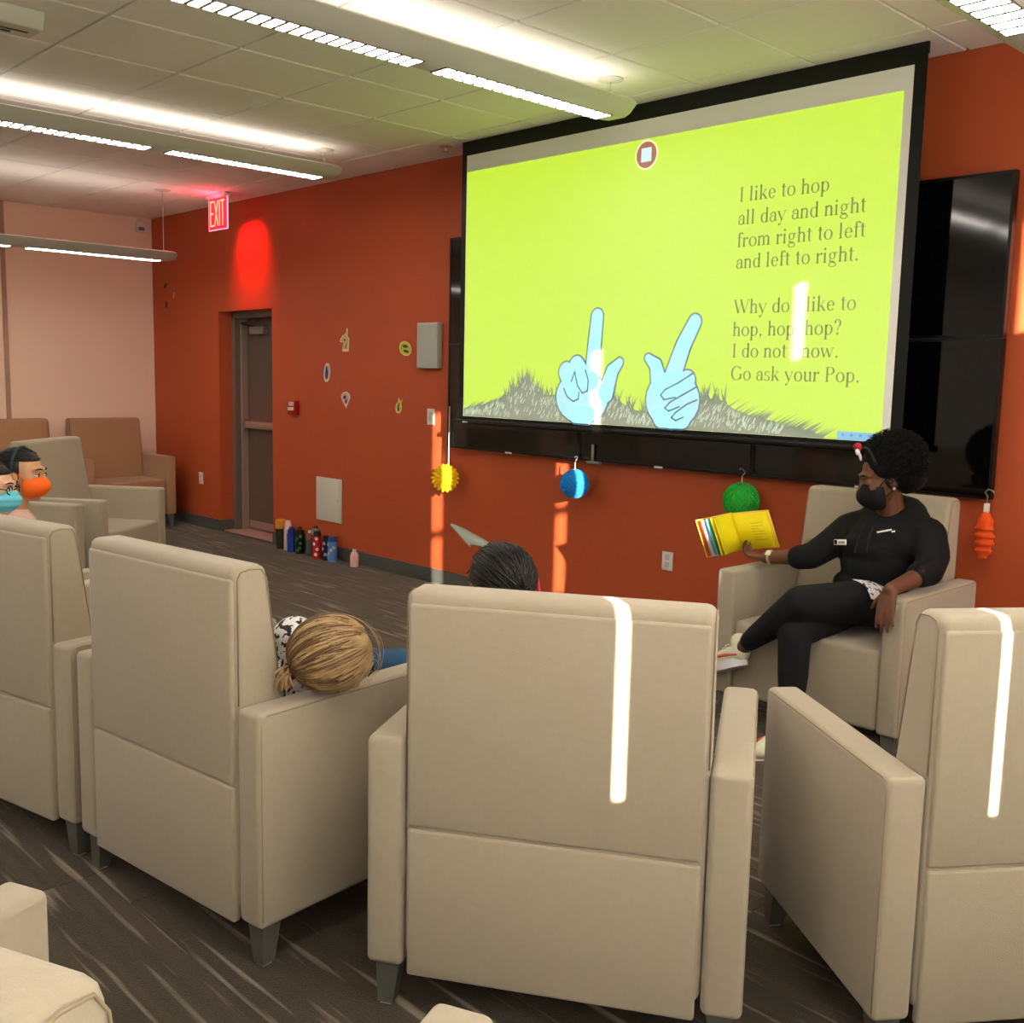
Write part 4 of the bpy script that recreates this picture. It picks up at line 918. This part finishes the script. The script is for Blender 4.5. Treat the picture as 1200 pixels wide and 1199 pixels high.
# ---- the open book
bk = empty('open_book', (7.600, -.715, .735)); tag(bk, 'open picture book with bright yellow pages held up by the seated woman', 'book')
u_ = Vector((-.052, -.030, .168)); 
def leaf(name, vec, mtl, th=.003, k=1.0, inset=0.0, bend=0.0):
    bm = bmesh.new(); v = Vector(vec); n = v.cross(u_).normalized(); A = []; nx = 8
    uu = u_*k
    for j in (0, 1):
        A.append([bm.verts.new(v*i/nx*(1-inset)+uu*(j*(1-inset)+inset*.5)+n*bend*math.sin(PI*i/nx)) for i in range(nx+1)])
    for i in range(nx): bm.faces.new((A[0][i], A[0][i+1], A[1][i+1], A[1][i]))
    o = finish(name, bm, mtl, bk, True); so = o.modifiers.new('solid', 'SOLIDIFY'); so.thickness = th; so.offset = 0
    return o
YEL = mat('page_yellow', (246, 226, 20), .7); PGW = mat('page_white', (226, 224, 226), .7); PGB = mat('page_blue', (92, 168, 184), .7); CVO = mat('cover_orange', (232, 110, 40), .6); CVY = mat('cover_yellow', (240, 200, 70), .6)
leaf('back_cover', (.172, .036, .030), CVY, .005, 1.0, 0, -.004)
rp_ = leaf('right_page', (.166, .026, .029), YEL, .010, .97, .02, .010)
bm = bmesh.new()
for k in range(7):
    a_ = Vector((.166, .026, .029)); n_ = a_.cross(u_).normalized(); n_ = n_ if n_.y < 0 else -n_
    base = a_*.48+u_*(.70-.075*k)+n_*.018; e_ = a_*(.36 if k not in (2, 5) else .22); w_ = u_*.012
    bm.faces.new([bm.verts.new(p) for p in (base, base+e_, base+e_+w_, base+w_)])
finish('page_text', bm, mat('page_text', (196, 172, 30), .8), rp_)
leaf('left_page', (.020, -.172, -.008), YEL, .004, 1.0, .01, .020)
leaf('left_page', (.004, -.176, -.012), YEL, .004, 1.0, .01, .015)
leaf('left_page', (-.020, -.178, -.018), PGB, .003, 1.0, .01, .018)
leaf('left_page', (-.048, -.172, -.024), PGW, .004, .98, .01, .012)
leaf('left_page', (-.058, -.168, -.026), PGW, .003, .98, .01, .010)
fcv = leaf('front_cover', (-.092, -.152, -.034), CVO, .004, 1.0, 0, .004)
bm = bmesh.new(); v_ = Vector((-.092, -.152, -.034))
tube(bm, [Vector((0, 0, 0)), v_, v_+u_, u_*1.0], .0035, 6); finish('cover_edge', bm, CVY, fcv)

# ---- seated children
def child(name, label, loc, rz, head_c, face, s, skinm, shirt, trouser, hairm, hair='short', mask=None, lean=(0, 0), body=True):
    root = empty(name, (loc[0], loc[1], 0), rz); tag(root, label, 'person')
    inv = Matrix.Rotation(-rz, 3, 'Z'); base = Vector((loc[0], loc[1], 0))
    def Lc(p): return inv @ (Vector(p)-base)
    hc = Lc(head_c); M = head_frame(hc, inv @ Vector(face))
    cx, cy = hc.x+lean[0], hc.y+lean[1]
    nb = Vector((cx, cy-.03, hc.z-.165*s/1.0)); pv = Vector((cx*1.0, cy-.06, .555))
    sh = [nb+Vector((q*.125*s, -.005, -.045)) for q in (-1, 1)]; el_ = [Vector((cx+q*.175*s, cy+.04, .70)) for q in (-1, 1)]; wr = [Vector((cx+q*.10*s, cy+.20, .615)) for q in (-1, 1)]
    kn = [Vector((cx+q*.085, cy+.25, .535)) for q in (-1, 1)]; an = [Vector((cx+q*.085, cy+.30, .20)) for q in (-1, 1)]
    bm = bmesh.new(); add_head(bm, M, s); chain(bm, [(nb, .045*s), (hc+Vector((0, -.01, -.06*s)), .046*s)])
    chain(bm, [(pv, .09*s), ((pv+nb)/2, .085*s), (nb-Vector((0, 0, .05)), .07*s), (nb, .045*s)])
    for k in (0, 1):
        chain(bm, [(nb-Vector((0, 0, .05)), .05*s), (sh[k], .042*s), (el_[k], .032*s), (wr[k], .022*s)]); hand(bm, wr[k], (-.25*(2*k-1), .9, -.25), (0, 0, -1), -1 if k else 1, .72, (.3, .4, .3))
        chain(bm, [(pv+Vector((.05*(2*k-1), 0, 0)), .065*s), (kn[k], .048*s), (an[k], .03*s), (an[k]+Vector((0, .10, -.04)), .028*s)])
    skin('body', bm, skinm, root, .0055, 3)
    add_eyes(root, M, s)
    bm = bmesh.new(); chain(bm, [(pv+Vector((0, 0, .02)), .112*s), ((pv+nb)/2, .105*s), (nb-Vector((0, 0, .06)), .088*s), (nb-Vector((0, 0, .018)), .058*s)])
    for k in (0, 1): chain(bm, [(nb-Vector((0, 0, .06)), .065*s), (sh[k], .056*s), (el_[k], .045*s), (el_[k]*.35+wr[k]*.65, .038*s)])
    skin('shirt', bm, shirt, root, .008, 4)
    bm = bmesh.new(); ell(bm, pv, (.125*s, .10*s, .085))
    for k in (0, 1): chain(bm, [(pv+Vector((.055*(2*k-1), 0, 0)), .08*s), (kn[k], .060*s), (an[k]+Vector((0, 0, .03)), .045*s)])
    skin('trousers', bm, trouser, root, .008, 4)
    for k in (0, 1):
        bm = bmesh.new(); a_ = an[k]; chain(bm, [(a_+Vector((0, -.01, -.03)), .040*s), (a_+Vector((0, .06, -.045)), .038*s), (a_+Vector((0, .13, -.05)), .030*s)]); skin('shoe', bm, BLACKP, root, .008, 3)
    if hair:
        bm = bmesh.new(); rad = (.084, .103, .089); cen = (0, -.018, .034)
        hell(bm, M, s, cen, rad, 32, 22)
        bmesh.ops.delete(bm, geom=[v for v in bm.verts if (lambda p: p.y > .030 and p.z < .062)(M.inverted() @ v.co/1.0*(1/s)) or (M.inverted() @ v.co).z/s < -.075], context='VERTS')
        hr = finish('hair', bm, hairm, root, True); so = hr.modifiers.new('solid', 'SOLIDIFY'); so.thickness = .006
        bm = bmesh.new(); strands(bm, M, s, cen, rad, (0.0, -.12, .005), 420, .0024, 11, 7, .006, skip=lambda d: (d.y > .05 and d.z < .42) or d.z < -.6)
        finish('hair_locks', bm, hairm, hr, True)
    if mask: add_mask(root, M, s, mask, 14 if 'blue' in mask.name else 0)
    return root, M
SKL = skin_mat('skin_light', (206, 156, 120)); SKL2 = skin_mat('skin_pale', (222, 172, 142)); SKT = skin_mat('skin_tan', (120, 80, 58))
HAIRD = mat('hair_dark', (20, 16, 15), .45, spec=.4)
r_, M_ = child('person', 'child with black hair and a bright orange face mask at the left edge', (5.68, -3.34), R(-20), (5.725, -3.285, 1.055), (.72, .69, -.03), .93, SKL, mat('shirt_pink', (226, 186, 182), .85), mat('trouser_navy', (36, 40, 58), .9), HAIRD, mask=mat('mask_orange', (246, 104, 20), .6))
bm = bmesh.new(); tube(bm, [hp(M_, .93, (.090*math.sin(a), -.005, .036+.092*math.cos(a))) for a in [-1.75+3.5*k/16 for k in range(17)]], .007, 8); finish('headband', bm, mat('band_teal', (30, 52, 56), .6), r_, True)
r_, M_ = child('person', 'child with glasses and a light blue face mask, half cut off by the left edge', (5.96, -3.54), R(-20), (5.955, -3.480, 1.030), (.70, .71, -.05), .90, SKL2, mat('shirt_white', (222, 216, 208), .85), mat('trouser_grey', (74, 76, 82), .9), HAIRD, mask=mat('mask_blue', (104, 200, 222), .7))
bm = bmesh.new()
for sx in (-1, 1):
    tube(bm, [hp(M_, .90, (sx*.033+.024*math.cos(a), .098-.006*abs(math.cos(a)), .004+.020*math.sin(a))) for a in [2*PI*k/16 for k in range(16)]], .0022, 6, closed=True)
    tube(bm, [hp(M_, .90, p) for p in ((sx*.057, .092, .008), (sx*.078, .04, .012), (sx*.082, -.01, .008), (sx*.080, -.03, -.012))], .0022, 6)
tube(bm, [hp(M_, .90, p) for p in ((-.010, .100, .006), (0, .104, .008), (.010, .100, .006))], .0022, 6)
finish('glasses', bm, BLACKP, r_, True)
r_, M_ = child('person', 'child with short black hair under a pale visor in the middle armchair, seen from behind', (8.42, -2.90), R(32), (8.337, -2.983, .955), (-.95, .25, 0), 1.0, SKT, mat('shirt_green', (60, 84, 70), .85), mat('trouser_dark', (40, 40, 44), .9), HAIRD)
bm = bmesh.new(); NB = 18; ra, rb = [], []                  # visor: curved brim standing off the head with a strap
for k in range(NB+1):
    a = -1.35+2.7*k/NB
    ra.append(bm.verts.new(hp(M_, 1.0, (.094*math.sin(a), -.040+.100*math.cos(a), .088+.012*math.cos(a)-.030*math.sin(a)))))
    rb.append(bm.verts.new(hp(M_, 1.0, (.108*math.sin(a)*1.02, .0+.165*max(math.cos(a), 0)**.8, .098+.030*math.cos(a)-.058*math.sin(a)))))
for k in range(NB): bm.faces.new((ra[k], ra[k+1], rb[k+1], rb[k]))
vz_ = finish('visor_brim', bm, mat('visor_card', (128, 130, 122), .7), r_, True); so = vz_.modifiers.new('solid', 'SOLIDIFY'); so.thickness = .003
bm = bmesh.new(); tube(bm, [hp(M_, 1.0, (.097*math.sin(a), -.014+.112*math.cos(a), .052-.115*(1 if math.cos(a) < 0 else 0)*abs(math.cos(a)))) for a in [.35+2.8*k/24 for k in range(25)]], .006, 6); finish('visor_strap', bm, mat('strap_red', (196, 40, 62), .6), r_, True)

# ---- blonde child lying sideways over the armrest of the second chair
c2 = Matrix.Translation((7.645, -3.288, 0)) @ Matrix.Rotation(R(6.7), 4, 'Z')
root = empty('person', (7.645, -3.288, 0), R(6.7)); tag(root, 'blonde child in a spotted white hoodie resting sideways on the armrest', 'person')
BL = mat('hair_blonde', (176, 146, 104), .5, var=.45, vscale=38, spec=.4); SPOT = PRT
hc = Vector((.425, -.085, .768)); M_ = head_frame(hc, (.30, .86, -.25), (.75, -.28, .62)); s = .98
bm = bmesh.new(); add_head(bm, M_, s); nk = Vector((.295, -.015, .735)); ch_ = Vector((.165, .02, .66)); pv = Vector((-.10, .06, .555))
chain(bm, [(hc+Vector((-.04, 0, -.01)), .05), (nk, .045), (ch_, .08), (pv, .09)])
kn1, kn2 = Vector((.300, .275, .640)), Vector((.20, .24, .58)); 
chain(bm, [(pv, .07), (kn1, .05), (Vector((.27, .40, .38)), .04), (Vector((.26, .43, .16)), .03), (Vector((.26, .51, .12)), .028)]); chain(bm, [(pv, .07), (kn2, .05), (Vector((.15, .42, .36)), .04), (Vector((.14, .44, .16)), .03), (Vector((.14, .52, .12)), .028)])
for a_, e_, w_ in ((Vector((.20, -.085, .665)), Vector((.20, .0, .55)), Vector((.24, .12, .56))), (Vector((.185, .11, .70)), Vector((.10, .20, .62)), Vector((.18, .26, .66)))):
    chain(bm, [(ch_, .06), (a_, .042), (e_, .032), (w_, .022)]); hand(bm, w_, (.5, .8, 0), (0, 0, -1), 1, .7)
skin('body', bm, SKL2, root, .0055, 3); add_eyes(root, M_, s)
bm = bmesh.new(); chain(bm, [(Vector((.30, -.02, .748)), .062), (Vector((.235, -.02, .745)), .085), (ch_+Vector((0, 0, .03)), .105), ((ch_+pv)/2, .108), (pv, .11)])
ell(bm, (.215, -.045, .790), (.062, .062, .050))
for a_, e_, w_ in ((Vector((.20, -.085, .665)), Vector((.20, .0, .55)), Vector((.23, .10, .56))), (Vector((.185, .11, .70)), Vector((.10, .20, .62)), Vector((.16, .245, .65)))): chain(bm, [(ch_, .07), (a_, .055), (e_, .045), (w_, .037)])
skin('hoodie', bm, SPOT, root, .008, 4)
DEN = mat('denim', (46, 82, 112), .9, bump=.3, bscale=500, var=.1, vscale=30)
bm = bmesh.new(); chain(bm, [(pv, .10), (kn1, .064), (Vector((.27, .40, .38)), .052), (Vector((.26, .43, .19)), .045)]); chain(bm, [(pv, .10), (kn2, .064), (Vector((.15, .42, .36)), .052), (Vector((.14, .44, .19)), .045)]); skin('jeans', bm, DEN, root, .008, 3)
for x_ in (.26, .14):
    bm = bmesh.new(); chain(bm, [(Vector((x_, .44, .135)), .04), (Vector((x_, .50, .125)), .038), (Vector((x_, .57, .12)), .030)]); skin('shoe', bm, WHITEP, root, .008, 3)
bm = bmesh.new(); cen = (0, -.020, .030); rad = (.092, .108, .100); hell(bm, M_, s, cen, rad, 32, 22)
bmesh.ops.delete(bm, geom=[v for v in bm.verts if (lambda p: p.y > .055*s and p.z < .06*s)(M_.inverted() @ v.co)], context='VERTS')
hr = finish('hair', bm, BL, root, True)
Mi = M_.inverted(); tie = Mi @ Vector((.368, -.180, .745)); tie_l = tuple(tie/s)
bm = bmesh.new(); strands(bm, M_, s, cen, rad, tie_l, 900, .0026, 21, 9, .008, skip=lambda d: (d.y > .55 and d.z < .35) or d.dot(Vector(tie_l).normalized()) < -.9); finish('hair_locks', bm, BL, hr, True)
bm = bmesh.new(); g_ = random.Random(9)
for k in range(60):
    p = Vector((.375, -.175, .748))+Vector((g_.gauss(0, .006), g_.gauss(0, .006), g_.gauss(0, .006))); q = Vector((.362, -.215, .715))+Vector((g_.gauss(0, .016), g_.gauss(0, .008), g_.gauss(0, .016)))
    tube(bm, [p, (p+q)/2+Vector((0, -.012, .008)), q], .0025, 4)
finish('ponytail', bm, BL, hr, True)
bm = bmesh.new(); strands(bm, M_, s, cen, [q*1.015 for q in rad], tie_l, 260, .0022, 33, 9, .012, skip=lambda d: (d.y > .55 and d.z < .35) or d.dot(Vector(tie_l).normalized()) < -.6); finish('dark_locks', bm, mat('hair_ash', (112, 84, 52), .5, spec=.4), hr, True)
bm = bmesh.new(); strands(bm, M_, s, cen, [q*1.06 for q in rad], (.05, .10, .06), 26, .0006, 35, 9, .022, skip=lambda d: d.dot(Vector(tie_l).normalized()) > .3); finish('loose_hairs', bm, BL, hr, True)
bm = bmesh.new(); d_ = Vector((-.9, -.1, -.35)).normalized(); a_ = d_.orthogonal().normalized(); b2 = d_.cross(a_); cc_ = Vector((.368, -.184, .743)); tube(bm, [cc_+(a_*math.cos(2*PI*k/14)+b2*math.sin(2*PI*k/14))*.018 for k in range(14)], .006, 6, closed=True); finish('hair_tie', bm, mat('hair_tie', (70, 52, 44), .6), hr, True)
